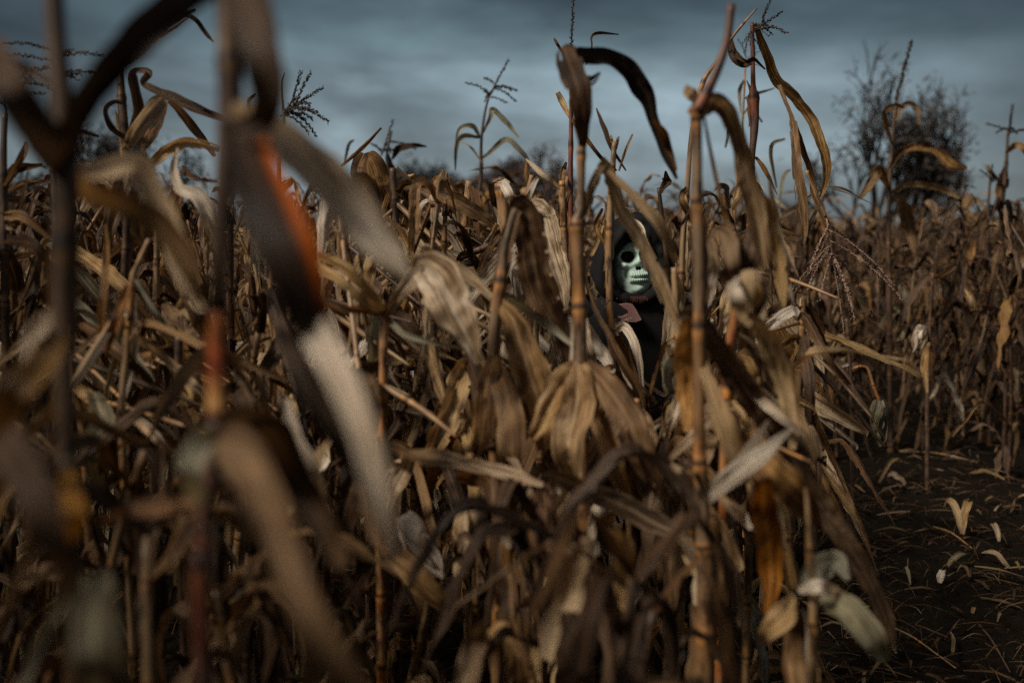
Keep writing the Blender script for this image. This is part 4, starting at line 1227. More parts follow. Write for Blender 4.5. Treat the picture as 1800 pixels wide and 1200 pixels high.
for pl, sx, y0, y1, n, sd_ in ((N4, 697, 340, 520, 5, 1), (N1, 812, 390, 560, 4, 2), (N2, 886, 420, 600, 3, 3), (L5, 315, 600, 800, 2, 4), (E2, 1284, 640, 800, 2, 5), (F, 672, 620, 800, 2, 6), (K, 1316, 460, 640, 2, 8)):
    broken_stalks(pl, sx, y0, y1, n, sd_)
MORE = (('husky', 620, 3.3, 350, 'leaning corn plant with slanting stiff leaves right of the big pale leaf', (645, 950)),
        ('a', 560, 3.0, 420, 'corn plant with stiff slanting leaves just right of the orange-edged leaf', (548, 980)),
        ('b', 760, 3.0, 470, 'leaning corn plant with a fan of stiff leaves below the pale folded leaf', (742, 960)),
        ('c', 830, 2.9, 600, 'corn plant with broad brown leaves hanging between two orange stalks', (835, 990)),
        ('d', 945, 2.8, 640, 'corn plant with broad limp leaves left of the umbrella-like leaves', (950, 1010)),
        ('e', 1110, 2.7, 700, 'corn plant with broad brown leaves below the robe', (1110, 1020)),
        ('f', 1180, 2.5, 790, 'low corn plant with brown leaves left of the thick orange stalk', (1180, 1060)),
        ('g', 1310, 2.6, 640, 'corn plant with long limp leaves behind the long arching leaf', (1318, 1030)),
        ('h', 1392, 3.2, 520, 'outermost corn plant of the near stand, at the edge of the soil', (1392, 930)),
        ('i', 470, 3.1, 420, 'corn plant with pale stiff leaves behind the large blurred leaf', (470, 960)),
        ('j', 420, 2.6, 640, 'corn plant with limp leaves low behind the orange stalk', (425, 1000)),
        ('k', 140, 2.6, 520, 'corn plant with limp leaves right of the stalk by the left edge', (150, 1000)),
        ('l', 60, 3.0, 430, 'corn plant with slanting leaves left of the stalk by the left edge', (60, 950)),
        ('m', 270, 3.2, 380, 'corn plant with upright stiff leaves between the two blurred stalks', (268, 930)))
for i, (kk, sx, d, ytop, lab, rt) in enumerate(MORE):
    pl = Plant('corn_plant', lab, d, rt)
    lean = (i * 37 % 50) - 25
    pl.stalk([(sx + lean, ytop, 9), (sx + lean * .6, (ytop + 800) / 2, 13), (rt[0], 800, 34 / d)], ['field', 'tan', 'dark', 'field'][i % 4], node=.17)
    low = ytop > 590
    stiff_leaves(pl, sx + lean * .7, ytop + 10, min(880, ytop + 330), 12, 50 + i, ang=(50, 88) if low else (35, 85), ln=(140, 300), wd=(20, 50) if low else (10, 32),
                 mats=('brown', 'tan', 'brown', 'tan', 'dark') if low else ('tan', 'brown', 'tan', 'pale', 'dark') if sx > 450 else ('brown', 'dark', 'tan', 'brown', 'olive'), right=.6, keep=clear)  # browner colours low and at left stand in for shade
    if not low: broken_stalks(pl, sx + lean * .7, ytop + 20, ytop + 220, 3, 80 + i)

# tall pale plant left of centre against sky
U1 = Plant('corn_plant', 'slim greenish corn plant with arched leaves and tassel against the bright cloud, centre', 6.2, (846, 700))
U1.stalk([(862, 160, 3), (852, 200, 4), (846, 250, 5), (846, 300, 6), (842, 380, 7)], 'dark', node=.3)
for pts in ([(846, 245, 3), (830, 222, 9), (808, 228, 7), (800, 260, 3)], [(846, 242, 4), (815, 240, 9), (802, 260, 8), (800, 300, 3)], [(848, 235, 4), (862, 205, 9), (866, 192, 8), (890, 215, 9), (912, 242, 3)],
            [(846, 280, 4), (868, 262, 8), (890, 245, 9), (915, 265, 9), (935, 290, 3)], [(850, 290, 3), (830, 262, 4), (812, 250, 2)]):
    U1.leaf(pts, 'olive', fold=.5)
U1.tassel(858, 175, 892, 105, 8, M_TASSEL_DK, thick=1.8, spread=.9, droop=.5)
U2 = Plant('corn_plant', 'blurred corn plant with drooping tassel above the left canopy line', 6.5, (690, 700))
U2.stalk([(688, 230, 4), (680, 280, 5), (690, 360, 7)], 'dark', node=.3)
U2.tassel(670, 275, 690, 212, 6, M_TASSEL_DK, thick=1.8, spread=.9, droop=.5)
U2.leaf([(690, 280, 4), (700, 262, 12), (725, 256, 10), (750, 258, 3)], 'dark', fold=.4)
U2.leaf([(682, 270, 3), (690, 300, 12), (684, 325, 4)], 'dark')
U2.leaf([(605, 290, 3), (612, 256, 7), (622, 246, 3)], 'olive')
# right field tall plants
U3 = Plant('corn_plant', 'tall dark corn plant with spike tassel in front of the bare tree', 7.2, (1565, 800))
U3.stalk([(1577, 165, 5), (1570, 230, 6), (1564, 320, 8), (1562, 420, 9)], 'dark', node=.3)
U3.tassel(1574, 180, 1600, 76, 0, M_TASSEL_DK, thick=3.0, spread=.4, droop=.2)
for pts, m in (([(1570, 220, 5), (1590, 185, 10), (1610, 190, 12), (1618, 220, 4)], 'brown'), ([(1566, 250, 5), (1555, 200, 10), (1575, 185, 8), (1590, 190, 4)], 'brown'), ([(1562, 300, 5), (1590, 262, 14), (1640, 262, 14), (1672, 290, 20), (1700, 295, 5)], 'brown'),
               ([(1562, 330, 6), (1545, 300, 20), (1525, 330, 14), (1510, 350, 4)], 'tan'), ([(1562, 340, 6), (1600, 325, 10), (1650, 330, 10), (1690, 350, 4)], 'tan'), ([(1562, 360, 8), (1580, 350, 20), (1600, 400, 22), (1610, 450, 8)], 'brown')):
    U3.leaf(pts, m, fold=.4)
U4 = Plant('corn_plant', 'tasselled corn plant at the right edge of the sky', 7.5, (1765, 800))
U4.stalk([(1772, 230, 4), (1768, 300, 6), (1760, 400, 8)], 'dark', node=.3)
U4.tassel(1772, 245, 1780, 185, 6, M_TASSEL_DK, thick=2.0, spread=.9, droop=.4)
for pts in ([(1768, 270, 4), (1785, 255, 12), (1800, 262, 10), (1815, 290, 3)], [(1768, 290, 5), (1762, 320, 20), (1755, 360, 8)], [(1766, 330, 4), (1740, 300, 8), (1735, 290, 3)]):
    U4.leaf(pts, 'brown', fold=.4)
U5 = Plant('corn_plant', 'short spiky corn plant between the bare tree and the right edge', 7.4, (1738, 800))
U5.stalk([(1742, 300, 3), (1738, 350, 5), (1735, 420, 7)], 'dark', node=.3)
U5.tassel(1740, 330, 1744, 290, 3, M_TASSEL_DK, thick=1.8)
for pts in ([(1736, 370, 4), (1715, 350, 10), (1698, 370, 4)], [(1738, 360, 4), (1760, 370, 8), (1780, 395, 3)], [(1736, 380, 6), (1725, 400, 14), (1728, 440, 5)]):
    U5.leaf(pts, 'brown', fold=.4)
V1 = Plant('corn_plant', 'bent corn stalk with a grey-green husk pod hanging over the dark soil, right', 5.0, (1500, 900))
V1.stalk([(1488, 560, 6), (1494, 640, 7), (1498, 760, 8)], 'dark', node=.22)
V1.stalk([(1492, 650, 5), (1522, 645, 5), (1536, 680, 5), (1546, 705, 5)], 'orange', to_ground=False, name='ear_stem', node=.1)
V1.ear(1546, 702, 1546, 775, 32, 'olive', open_=.1)
V1.leaf([(1492, 640, 5), (1460, 645, 8), (1425, 638, 8), (1445, 655, 3)], 'pale')
V1.leaf([(1490, 600, 5), (1470, 590, 8), (1450, 640, 10), (1440, 700, 3)], 'tan')
V2 = Plant('corn_plant', 'corn plant with a pale oval husk among the dark right-hand rows', 6.2, (1628, 900))
V2.stalk([(1640, 480, 5), (1634, 580, 6), (1630, 700, 7)], 'dark', node=.22)
V2.ear(1622, 572, 1610, 616, 24, 'pale', open_=.05)
V2.leaf([(1632, 600, 4), (1625, 640, 12), (1630, 690, 4)], 'tan')
V2.leaf([(1640, 490, 4), (1655, 482, 10), (1680, 470, 4)], 'tan')


# ------------------------------------------------------------------ hooded person with skull mask
M_ROBE = plain('black_cloth', (0.011, 0.011, 0.0115), 0.85, 300, 0.35, 0.5, spec=0.15)
M_SKIN = plain('skin', (0.42, 0.25, 0.18), 0.55, 60, 0.08, 0.1)
M_MOTIF = plain('faded_pink_print', (0.30, 0.165, 0.15), 0.9, 300, 0.2, 0.2)
M_FRINGE = plain('rust_fringe', (0.075, 0.028, 0.018), 0.9, 300, 0.3, 0.2)
M_SOCKET = plain('mask_dark_mesh', (0.018, 0.006, 0.006), 0.8, 500, 0.3, 0.2)
M_MASK = plain('pale_green_plastic', (0.47, 0.63, 0.56), 0.45, 38, 0.22, 0.2, spec=0.4)
DP = 4.0
PC = P(1117, 465, DP)     # centre of the face
person = empty('person', (PC.x, PC.y + 0.08, 0), 'person in a black hood and pale green skull mask hiding among the corn', 'person')
O = Vector(person.location)
FZ = PC.z                 # height of the middle of the face


def build_body():
    # connected skeleton: verts (x, y, z, radius); y negative faces the camera
    v = []; e = []
    def add(x, y, z, r_, parent=None):
        v.append((x, y, z, r_)); i = len(v) - 1
        if parent is not None: e.append((parent, i))
        return i
    hip = add(0, 0, 0.83, 0.135)
    w = add(0, 0, 0.98, 0.12, hip)
    ch = add(0, 0, 1.14, 0.14, w)
    up = add(0, 0.01, 1.24, 0.10, ch)
    nk = add(0, 0.0, 1.305, 0.055, up)
    hd = add(0, -0.005, 1.40, 0.075, nk)
    h2 = add(0, 0.005, 1.475, 0.085, hd)
    add(0, 0.01, 1.53, 0.06, h2)
    for s in (-1, 1):
        sh = add(s * 0.165, 0.0, 1.235, 0.06, up)
        elb = add(s * 0.235, 0.03, 0.99, 0.043, sh)
        wr = add(s * 0.20, -0.13, 0.82, 0.027, elb)
        pm = add(s * 0.195, -0.17, 0.775, 0.028, wr)
        kn = add(s * 0.19, -0.195, 0.745, 0.026, pm)
        for k, (dx, L) in enumerate(((-0.030, 0.068), (-0.010, 0.078), (0.010, 0.073), (0.029, 0.056))):
            a = add(s * (0.19 + dx), -0.205, 0.735, 0.0095, kn)
            b = add(s * (0.19 + dx * 1.1), -0.205 - L * 0.25, 0.735 - L * 0.5, 0.0085, a)
            add(s * (0.19 + dx * 1.05), -0.205 - L * 0.12, 0.735 - L * 0.98, 0.0075, b)
        t1 = add(s * 0.155, -0.185, 0.775, 0.012, pm)
        t2 = add(s * 0.138, -0.205, 0.748, 0.0105, t1)
        add(s * 0.136, -0.212, 0.722, 0.009, t2)
        th = add(s * 0.09, 0.0, 0.76, 0.085, hip)
        kn_ = add(s * 0.10, -0.01, 0.44, 0.055, th)
        an = add(s * 0.11, 0.03, 0.09, 0.036, kn_)
        ft = add(s * 0.12, -0.06, 0.045, 0.036, an)
        add(s * 0.13, -0.14, 0.035, 0.028, ft)
    me = bpy.data.meshes.new('body')
    me.from_pydata([q[:3] for q in v], e, [])
    o = bpy.data.objects.new('body', me)
    C.objects.link(o)
    sk = o.modifiers.new('skin', 'SKIN')
    sk.use_smooth_shade = True
    for i, q in enumerate(v):
        me.skin_vertices[0].data[i].radius = (q[3], q[3])
        me.skin_vertices[0].data[i].use_root = (i == 0)
    ss = o.modifiers.new('sub', 'SUBSURF'); ss.levels = 2; ss.render_levels = 2
    dg = bpy.context.evaluated_depsgraph_get(); dg.update()
    m2 = bpy.data.meshes.new_from_object(o.evaluated_get(dg))
    bpy.data.objects.remove(o)
    # eyes, nose and brow are under the mask: push a simple face relief into the head front
    for vert in m2.vertices:
        c = vert.co
        if c.z > 1.33 and c.y < 0:
            zz = c.z - 1.43
            c.y -= 0.022 * math.exp(-((c.x / 0.012) ** 2) - ((zz + 0.005) / 0.025) ** 2)
            c.y += 0.010 * math.exp(-(((abs(c.x) - 0.032) / 0.014) ** 2) - ((zz - 0.025) / 0.012) ** 2)
            c.y -= 0.006 * math.exp(-((c.x / 0.022) ** 2) - ((zz + 0.045) / 0.008) ** 2)
    m2.name = 'body'
    m2.transform(Matrix.Translation((0, 0, FZ - 1.435)) if abs(FZ - 1.435) < .5 else Matrix())
    return link('body', m2, M_SKIN, person)


build_body()
DZ = FZ - 1.435


def build_robe():
    mb = MB()
    rows = [  # z, half width x, half depth y, centre y
        (1.335, 0.075, 0.075, 0.01), (1.30, 0.12, 0.10, 0.01), (1.27, 0.175, 0.125, 0.01), (1.23, 0.215, 0.14, 0.01), (1.15, 0.235, 0.15, 0.0),
        (1.0, 0.245, 0.165, 0.0), (0.8, 0.255, 0.19, -0.01), (0.6, 0.27, 0.21, -0.01), (0.4, 0.29, 0.225, 0.0), (0.2, 0.31, 0.24, 0.0), (0.10, 0.315, 0.245, 0.0)]
    q = spline([(0, 0, a[0], a[1], a[2], a[3]) for a in rows], 50)
    seg = 72
    vs, uvs = [], []
    for i, rw in enumerate(q):
        z, hx, hy, cy = rw[2], rw[3], rw[4], rw[5]
        k = min(1, i / 18)
        for j in range(seg):
            a = 2 * math.pi * j / seg
            f = 1 + k * (0.045 * math.sin(a * 7 + 0.6 * math.sin(z * 6)) + 0.03 * math.sin(a * 13 + 1 + z * 3) + 0.02 * math.sin(a * 4 + z * 9))
            vs.append((hx * math.cos(a) * f, cy + hy * math.sin(a) * f, z + DZ))
            uvs.append((j / seg, z))
    fs = [(i * seg + j, i * seg + (j + 1) % seg, (i + 1) * seg + (j + 1) % seg, (i + 1) * seg + j) for i in range(49) for j in range(seg)]
    mb.add(vs, fs, uvs)
    me = mb.mesh('robe')
    o = link('robe', me, M_ROBE, person)
    so = o.modifiers.new('thick', 'SOLIDIFY'); so.thickness = 0.004
    # sleeves
    for s in (-1, 1):
        mb = MB()
        tube(mb, [(s * 0.15, 0.0, 1.25 + DZ, 0.078), (s * 0.20, 0.01, 1.2 + DZ, 0.08), (s * 0.24, 0.03, 1.0 + DZ, 0.07), (s * 0.215, -0.07, 0.90 + DZ, 0.07), (s * 0.20, -0.15, 0.835 + DZ, 0.075)], n=30, seg=18, cap=False, lump=.06, seed=3)
        link('sleeve', mb.mesh('sleeve'), M_ROBE, person)
    # hood: rings from the face opening, out over the edge, round the head to the back
    mb = MB()
    cz = 1.445 + DZ
    rings = [(-0.085, 0.092, 0.118, .0), (-0.130, 0.096, 0.130, .0), (-0.145, 0.108, 0.146, .0), (-0.115, 0.124, 0.162, .0), (-0.05, 0.146, 0.176, .0), (0.0, 0.162, 0.184, 0.0),
             (0.05, 0.150, 0.172, 0.0), (0.10, 0.130, 0.15, -.01), (0.14, 0.09, 0.11, -.02), (0.16, 0.03, 0.04, -.03)]
    q = spline([(0, a[0], 0, a[1], a[2], a[3]) for a in rings], 30)
    seg = 56
    vs, uvs = [], []
    for i, rw in enumerate(q):
        y, hx, hz, dz = rw[1], rw[3], rw[4], rw[5]
        for j in range(seg):
            a = 2 * math.pi * j / seg
            sx, sz = math.cos(a), math.sin(a)
            # egg: slightly pointed on top, spreading to the shoulders below
            x = hx * sx * (1 + 0.28 * max(0, -sz) ** 1.2 - 0.14 * max(0, sz) ** 2)
            z = hz * sz * ((0.66 + 0.34 * min(1, i / 7)) if sz > 0 else 1.05) + 0.012 * max(0, sz) ** 6
            wr = 0.006 * math.sin(a * 9 + i * .5) + 0.004 * math.sin(a * 17 - i * .3)
            k = min(1, i / 8)
            vs.append((x * (1 + wr * 4 * k) + 0.006 * math.sin(i * .6 + sz * 3), y + wr, cz + dz + z * (1 + wr * 3 * k)))
            uvs.append((j / seg, i / 30))
    fs = [(i * seg + j, i * seg + (j + 1) % seg, (i + 1) * seg + (j + 1) % seg, (i + 1) * seg + j) for i in range(29) for j in range(seg)]
    fs.append(tuple(29 * seg + j for j in range(seg)))
    mb.add(vs, fs, uvs)
    o = link('hood', mb.mesh('hood'), M_ROBE, person)
    so = o.modifiers.new('thick', 'SOLIDIFY'); so.thickness = 0.004
    # fringe under the chin
    mb = MB(); rr = random.Random(4)
    for k in range(46):
        x = -0.075 + 0.15 * k / 45
        y = -0.118 - 0.03 * (1 - (x / .08) ** 2)
        z = 1.322 + DZ - 0.012 * (1 - (x / .08) ** 2)
        tube(mb, [(x, y, z, .0022), (x + rr.uniform(-.004, .004), y - .006, z - .012, .0018), (x + rr.uniform(-.006, .006), y - .006, z - rr.uniform(.02, .032), .0008)], n=5, seg=4)
    link('neck_fringe', mb.mesh('neck_fringe'), M_FRINGE, person)
    # printed motif on the chest, a few mm proud of the cloth
    poly = [(1090, 536), (1104, 534), (1112, 535), (1118, 543), (1123, 553), (1128, 562), (1118, 566), (1105, 566), (1094, 562), (1088, 558), (1097, 557), (1105, 552), (1103, 545), (1096, 541)]
    dep = P(1110, 550, DP)
    ctr = Vector((0, -0.160, 0))
    front = []
    for a, b in poly:
        w3 = P(a, b, 3.90)
        front.append((w3.x - O.x, w3.y - O.y, w3.z))
    n = len(front)
    mb = MB()
    back = [(x, y + 0.05, z) for x, y, z in front]
    mb.add(front + back, [tuple(range(n))] + [(i, i + n, (i + 1) % n + n, (i + 1) % n) for i in range(n)], [(0, 0)] * (2 * n))
    link('chest_print', mb.mesh('chest_print'), M_MOTIF, person, smooth=False)


build_robe()


def build_mask():
    NU, NV = 110, 140
    mb = MB()
    hw = [(-1.0, 0.034), (-0.93, 0.049), (-0.8, 0.062), (-0.6, 0.073), (-0.4, 0.080), (-0.15, 0.087), (0.1, 0.090), (0.4, 0.086), (0.7, 0.072), (1.0, 0.052)]
    Hh = 0.125
    ga = lambda a, s: math.exp(-(a / s) ** 2)
    vs, uvs, mi = [], [], []
    key = []
    for iv in range(NV + 1):
        v = -1 + 2 * iv / NV
        w = float(np.interp(v, [h[0] for h in hw], [h[1] for h in hw]))
        for iu in range(NU + 1):
            u = -1 + 2 * iu / NU
            x = u * w
            z = v * (Hh if v < 0 else 0.088)
            y = -0.075 * math.sqrt(max(0, 1 - 0.96 * u * u)) * (1 - 0.35 * max(0, abs(v) - 0.55) ** 1.3) + 0.0
            if v < -0.8: y += 0.10 * (-0.8 - v) ** 1.5
            ax = abs(x)
            # sockets
            es = ga(ax - 0.034, 0.021) ** 1 * ga(z - 0.030, 0.019)
            e_r = math.hypot((ax - 0.036) / 0.028, (z - 0.034) / 0.026)
            y += 0.030 * max(0, min(1, (1.25 - e_r) / 0.5))
            y -= 0.004 * ga(e_r - 1.45, 0.32) * (1 if z > 0.02 else 0.7)             # brow and rim
            # nose hole, inverted heart
            n_r = math.hypot((ax - 0.005) / 0.0075, (z + 0.014) / 0.0125)
            y += 0.016 * max(0, min(1, (1.2 - n_r) / 0.5))
            y -= 0.010 * ga(x, 0.012) * ga(z - 0.012, 0.020)
            # cheek bones and hollows
            y -= 0.011 * ga(ax - 0.056, 0.016) * ga(z + 0.000, 0.014)
            y += 0.020 * ga(ax - 0.050, 0.013) * ga(z + 0.036, 0.020)
            y -= 0.007 * ga(ax - 0.058, 0.007) * ga(z + 0.052, 0.030)
            # upper jaw and teeth
            y -= 0.010 * ga(x, 0.033) * ga(z + 0.047, 0.022)
            for (zc, th, tw) in ((-0.041, 0.0085, 0.0088), (-0.062, 0.0075, 0.0082)):
                if ax < 0.036:
                    tooth = abs(math.sin(math.pi * x / tw))
                    y -= 0.013 * (tooth ** 0.35) * ga(z - zc, th)
            slit = ga(z + 0.0525, 0.0040) * (1 if ax < 0.021 else max(0, 1 - (ax - 0.021) / 0.004))
            y += 0.010 * slit
            # gum grooves and chin
            y += 0.003 * ga(z + 0.074, 0.004) * ga(x, 0.04)
            y -= 0.012 * ga(x, 0.026) * ga(z + 0.098, 0.018)
            y += 0.0015 * noise.noise(Vector((x * 60, z * 60, 1)))
            vs.append((x, y, z)); uvs.append((u, v))
            key.append((e_r < 0.98, n_r < 0.95, slit > 0.35))
    k = NU + 1
    fs0, fs1 = [], []
    for i in range(NV):
        for j in range(NU):
            q = (i * k + j, i * k + j + 1, (i + 1) * k + j + 1, (i + 1) * k + j)
            if sum(any(key[a]) for a in q) >= 3: fs1.append(q)
            else: fs0.append(q)
    mb.add(vs, fs0, uvs)
    b = len(mb.f)
    mb.f += fs1; mb.mi += [1] * len(fs1)
    me = mb.mesh('skull_mask')
    me.materials.append(M_MASK); me.materials.append(M_SOCKET)
    o = link('skull_mask', me, None, person)
    so = o.modifiers.new('thick', 'SOLIDIFY'); so.thickness = 0.003; so.offset = 1
    o.location = (-0.004, -0.035, FZ - 0.004)
    o.rotation_euler = (R(-4), R(-3), R(10))
    return o


build_mask()


# ------------------------------------------------------------------ trees on the horizon
M_BARK = plain('bark', (0.024, 0.018, 0.015), 0.9, 20, 0.4, 0.5)


def crown_mat(name, col):
    m, g = mat(name)
    geo = g.n('ShaderNodeNewGeometry')
    c = g.mix(1.0, col, g.ramp(geo.outputs['Random Per Island'], [(0.0, 0.45), (1.0, 1.6)]), 'MULTIPLY')
    bs = g.n('ShaderNodeBsdfPrincipled', i_Base_Color=c, i_Roughness=0.8)
    g.n('ShaderNodeOutputMaterial', i_Surface=bs.outputs[0])
    return m


M_CR1 = crown_mat('withered_foliage', (0.034, 0.025, 0.020))
M_CR2 = crown_mat('dark_foliage', (0.035, 0.036, 0.038))
M_CR3 = crown_mat('purple_brown_foliage', (0.060, 0.042, 0.040))


def tree(name, label, px, d, y_top, width_px, m_cr, seed, density=1.0, levels=4, stems=1, base_w=0.12):
    r = random.Random(seed)
    x = (px - 900) / FPX * d
    y = P(px, 400, d).y
    Ht = 1.6 + (400 - y_top) / FPX * d
    Wd = width_px / FPX * d
    e = empty(name, (x, y, 0), label, 'tree' if name != 'bush' else 'bush', 'trees along the horizon')
    mt = MB(); ml = MB()
    tips = []

    def grow(p, dr, L, rad, lev):
        pts = []
        q = Vector(p); dd = Vector(dr)
        for i in range(5):
            pts.append((q.x, q.y, q.z, rad * (1 - 0.5 * i / 4)))
            if i < 4:
                dd = (dd + Vector((r.uniform(-1, 1), r.uniform(-1, 1), r.uniform(-.6, .9))) * 0.22).normalized()
                q = q + dd * (L / 4)
        tube(mt, pts, n=6, seg=5 if lev > 1 else 7, cap=False)
        if lev >= levels:
            tips.append((q, dd)); tips.append((Vector(pts[2][:3]), dd)); return
        for k in range(r.choice([2, 3, 3, 4])):
            f = r.choice([2, 3, 4, 4])
            s0 = Vector(pts[f][:3])
            a = r.uniform(0, 6.28)
            o = dd.orthogonal().normalized(); o2 = dd.cross(o)
            nd = (dd * r.uniform(0.7, 1.1) + (o * math.cos(a) + o2 * math.sin(a)) * r.uniform(0.4, 0.85) + Vector((0, 0, 0.32))).normalized()
            grow(s0, nd, L * r.uniform(0.6, 0.85), rad * 0.6, lev + 1)
    for st in range(stems):
        sx = (st - (stems - 1) / 2) * Wd * 0.22
        dr = Vector((sx / max(Ht, 1) * 1.2 + r.uniform(-.15, .15), r.uniform(-.15, .15), 1)).normalized()
        grow((sx * 0.4, 0, -0.05), dr, Ht * 0.36, base_w * 1.6, 0)
    # squeeze the crown into the size it has in the photo
    allp = np.array(mt.v)
    zx = allp[:, 2].max(); xx = np.abs(allp[:, 0]).max()
    sz = Ht / zx; sx = (Wd / 2) / xx
    mt.v = [(v[0] * sx, v[1] * sx, v[2] * sz) for v in mt.v]
    # (limbs keep their girth)
    for tp, dd in tips:
        c0 = Vector((tp.x * sx, tp.y * sx, tp.z * sz))
        if r.random() > density: continue
        nl = r.randint(3, 9)
        for k in range(nl):
            c = c0 + Vector((r.gauss(0, 1), r.gauss(0, 1), r.gauss(0, 1))) * 0.16 * max(.6, Wd / 4)
            ln = r.uniform(0.05, 0.14); wd = ln * 0.22
            a = Vector((r.uniform(-1, 1), r.uniform(-1, 1), r.uniform(-1, .6))).normalized()
            b = a.orthogonal().normalized()
            ml.add([c - a * ln, c + b * wd, c + a * ln, c - b * wd], [(0, 1, 2, 3)], [(0, 0)] * 4)
    link('trunk', mt.mesh('trunk'), M_BARK, e)
    link('crown', ml.mesh('crown'), m_cr, e, smooth=False)
    return e


tree('bare_tree', 'tall ragged bare tree rising over the right-hand rows', 1565, 20, 80, 290, M_CR1, 3, 0.26, 5, 3, .14)
tree('bare_tree', 'small thin-topped tree just right of the tall ragged tree', 1665, 22, 240, 130, M_CR1, 8, .4, 5, 2, .07)
tree('tree', 'wide bushy tree on the horizon behind the left stalks', 215, 26, 195, 300, M_CR2, 21, .9, 5, 2, .14)
tree('tree', 'low bushy tree left of centre, beside the pointed one', 745, 34, 285, 200, M_CR2, 31, 1, 5, 2, .14)
tree('tree', 'pointed purple-brown tree on the horizon above centre', 940, 32, 255, 150, M_CR3, 44, 1, 5, 2, .14)
tree('tree', 'round purple-brown tree touching the pointed one', 860, 34, 300, 200, M_CR3, 45, 1, 5, 3, .14)
tree('bush', 'small dark bush on the skyline right of the thick stalk', 1382, 30, 358, 90, M_CR2, 51, 1, 4, 3, .06)
tree('tree', 'low tree left of the wide bushy tree at the left edge', 40, 30, 300, 160, M_CR2, 61, 1, 4, 2, .1)
tree('tree', 'low tree on the skyline between left leaves and low bushy tree', 620, 36, 320, 150, M_CR2, 62, 1, 4, 2, .1)
tree('bush', 'low dark bush on the skyline at the right edge', 1740, 32, 375, 200, M_CR2, 71, 1, 4, 3, .06)


# ------------------------------------------------------------------ litter on the bare soil
def litter():
    r = random.Random(77)
    mb = MB(); mats = [LM['brown'], LM['brown'], LM['tan'], LM['dark']]
    for k in range(5200):
        y = r.uniform(1.6, 9.5) if k % 3 else r.uniform(2.5, 6)
        x = r.uniform(-0.55 * y, 0.6 * y) if k % 2 else r.uniform(0.8, 0.62 * y + 0.3)
        a = r.uniform(0, 6.28); L = r.uniform(0.03, 0.22); w = r.choice([.0015, .002, .003, .004, .012])
        z = 0.02 + r.uniform(0, .03)
        dx, dy = math.cos(a) * L / 2, math.sin(a) * L / 2
        b = len(mb.f)
        ribbon(mb, [(x - dx, y - dy, z, w, 0), (x + r.uniform(-.01, .01), y, z + r.uniform(0, .03), w * 1.3, .5), (x + dx, y + dy, z, w * .4, 1)], lambda p, t: Vector((0, 0.2, 1)), k, n=5, across=2, fold=.4)
        m_ = r.choices([0, 1, 2, 3], [2, 5, 1, 5])[0]
        for i in range(b, len(mb.f)): mb.mi[i] = m_
    me = mb.mesh('straw_litter')
    for m in mats: me.materials.append(m)
    o = link('straw_litter', me)
    tag(o, 'broken straw and leaf shreds littering the dark soil', 'litter', kind='stuff')


litter()


def ground_xy(px, py):
    dr = FWD + RT * ((px - 900) / FPX) + UP * ((600 - py) / FPX)
    t = -CAM.z / dr.z
    return CAM + dr * t


def fallen(name, label, px, py, L, w, ang, m, seed, cat, lift=0.05, n=1, fan=.4):
    r = random.Random(seed)
    c = ground_xy(px, py)
    mb = MB()
    for k in range(n):
        a = ang + (k - (n - 1) / 2) * fan
        rows = []
        for i in range(6):
            f = i / 5
            rows.append((math.cos(a) * L * f, math.sin(a) * L * f, 0.02 + lift * math.sin(f * 2.4) + r.uniform(0, .01), w * (math.sin(min(.97, f * .85 + .12) * math.pi) ** .7), .6 * f))
        ribbon(mb, rows, lambda p, t: Vector((0, -.6, 1)), seed + k, n=20, fold=.4)
    o = link(name, mb.mesh(name), LM[m])
    o.location = (c.x, c.y, 0)
    tag(o, label, cat, 'dry scraps lying on the bare soil')


fallen('fallen_husk', 'pale husk split in two upright blades on the bare soil', 1690, 945, .17, .045, 1.3, 'tan', 1, 'husk', .14, 2, .8)
fallen('fallen_leaf', 'small whitish leaf scrap below the split pale husk', 1650, 1035, .08, .04, .9, 'pale', 2, 'leaf', .04)
fallen('fallen_leaf', 'curled grey leaf left of the whitish scrap on the soil', 1600, 1035, .10, .015, 1.5, 'olive', 3, 'leaf', .05)
fallen('fallen_leaf', 'pale twisted leaf nearest the right edge of the soil', 1772, 1005, .13, .03, 2.2, 'tan', 4, 'leaf', .05)
fallen('fallen_leaf', 'short upright pale leaf above the twisted one by the right edge', 1755, 960, .09, .03, 1.6, 'pale', 5, 'leaf', .07)
fallen('fallen_leaf', 'dull bent leaf between the split husk and the whitish scrap', 1665, 1005, .16, .03, .5, 'olive', 6, 'leaf', .05)
fallen('fallen_leaf', 'slanting brown leaf at the top of the bare soil', 1545, 855, .30, .035, .7, 'tan', 7, 'leaf', .12)
fallen('fallen_leaf', 'short pinkish leaf right of the slanting brown leaf', 1590, 858, .12, .04, 2.4, 'pale', 8, 'leaf', .05)
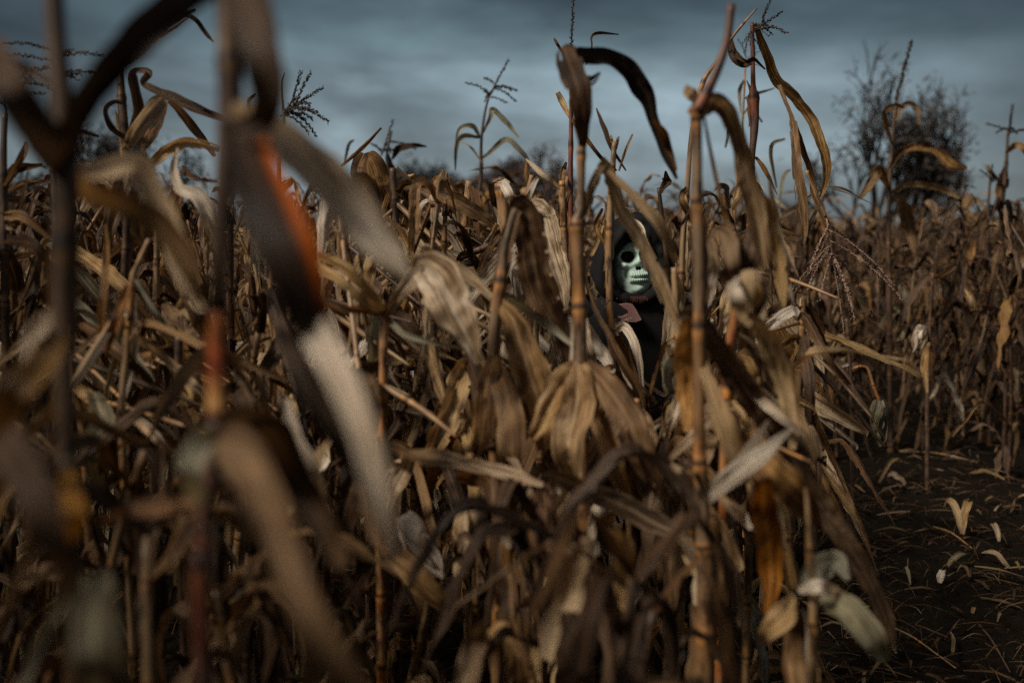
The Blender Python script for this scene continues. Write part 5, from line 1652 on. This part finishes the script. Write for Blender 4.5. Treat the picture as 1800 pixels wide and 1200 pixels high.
fallen('fallen_leaf', 'pale crescent leaf far up the soil by the right-hand rows', 1765, 850, .2, .03, 2.9, 'brown', 9, 'leaf', .05)


def fallen_stalk(label, p0, p1, seed, m='tan', rad=.004):
    a = ground_xy(*p0); b = ground_xy(*p1)
    mb = MB()
    mid = (a + b) / 2 - a
    e = b - a
    tube(mb, [(0, 0, .03, rad), (mid.x, mid.y + .02, .05, rad), (e.x, e.y, .03, rad * .6)], n=24, seg=6, node=.15)
    o = link('fallen_stalk', mb.mesh('fallen_stalk'), SM[m])
    o.location = (a.x, a.y, 0)
    tag(o, label, 'corn stalk', 'thin stalks lying on the bare soil')


fallen_stalk('thin straw-coloured stalk lying across the lower right corner', (1530, 1100), (1680, 1188), 1)
fallen_stalk('thin stalk lying beside the split pale husk', (1640, 935), (1710, 975), 2)
fallen_stalk('long thin stalk slanting into the right bottom corner', (1720, 1110), (1775, 1195), 3, 'dark')
fallen_stalk('thin pair of stalk pieces lying at the far end of the soil', (1580, 690 + 110), (1720, 820), 4, 'tan')

print('FIELD_N', FIELD_N, 'objects', len(bpy.data.objects))


# plants of one description are told apart by their place in the picture
def number_words():
    sets = {}
    for o in bpy.data.objects:
        if o.get('category') == 'corn plant' and o.get('group') == 'dry corn plants filling the field':
            sets.setdefault(o['label'], []).append(o)
    word = ['', '', 'two', 'three', 'four', 'five', 'six', 'seven', 'eight', 'nine', 'ten', 'eleven', 'twelve', 'thirteen', 'fourteen', 'fifteen', 'sixteen']
    nth = ['', 'leftmost', 'second', 'third', 'fourth', 'fifth', 'sixth', 'seventh', 'eighth', 'ninth', 'tenth', 'eleventh', 'twelfth', 'thirteenth', 'fourteenth', 'fifteenth', 'sixteenth']
    for lab, os_ in sets.items():
        n = len(os_)
        if n == 1: continue
        os_.sort(key=lambda o: o.location.x / o.location.y)
        for k, o in enumerate(os_):
            w = 'leftmost' if k == 0 else 'rightmost' if k == n - 1 else 'middle' if n == 3 else nth[min(k + 1, 16)] + ' from left'
            o['label'] = lab + ', ' + (w if n > 3 and 0 < k < n - 1 else w + ' of ' + word[min(n, 16)])


number_words()
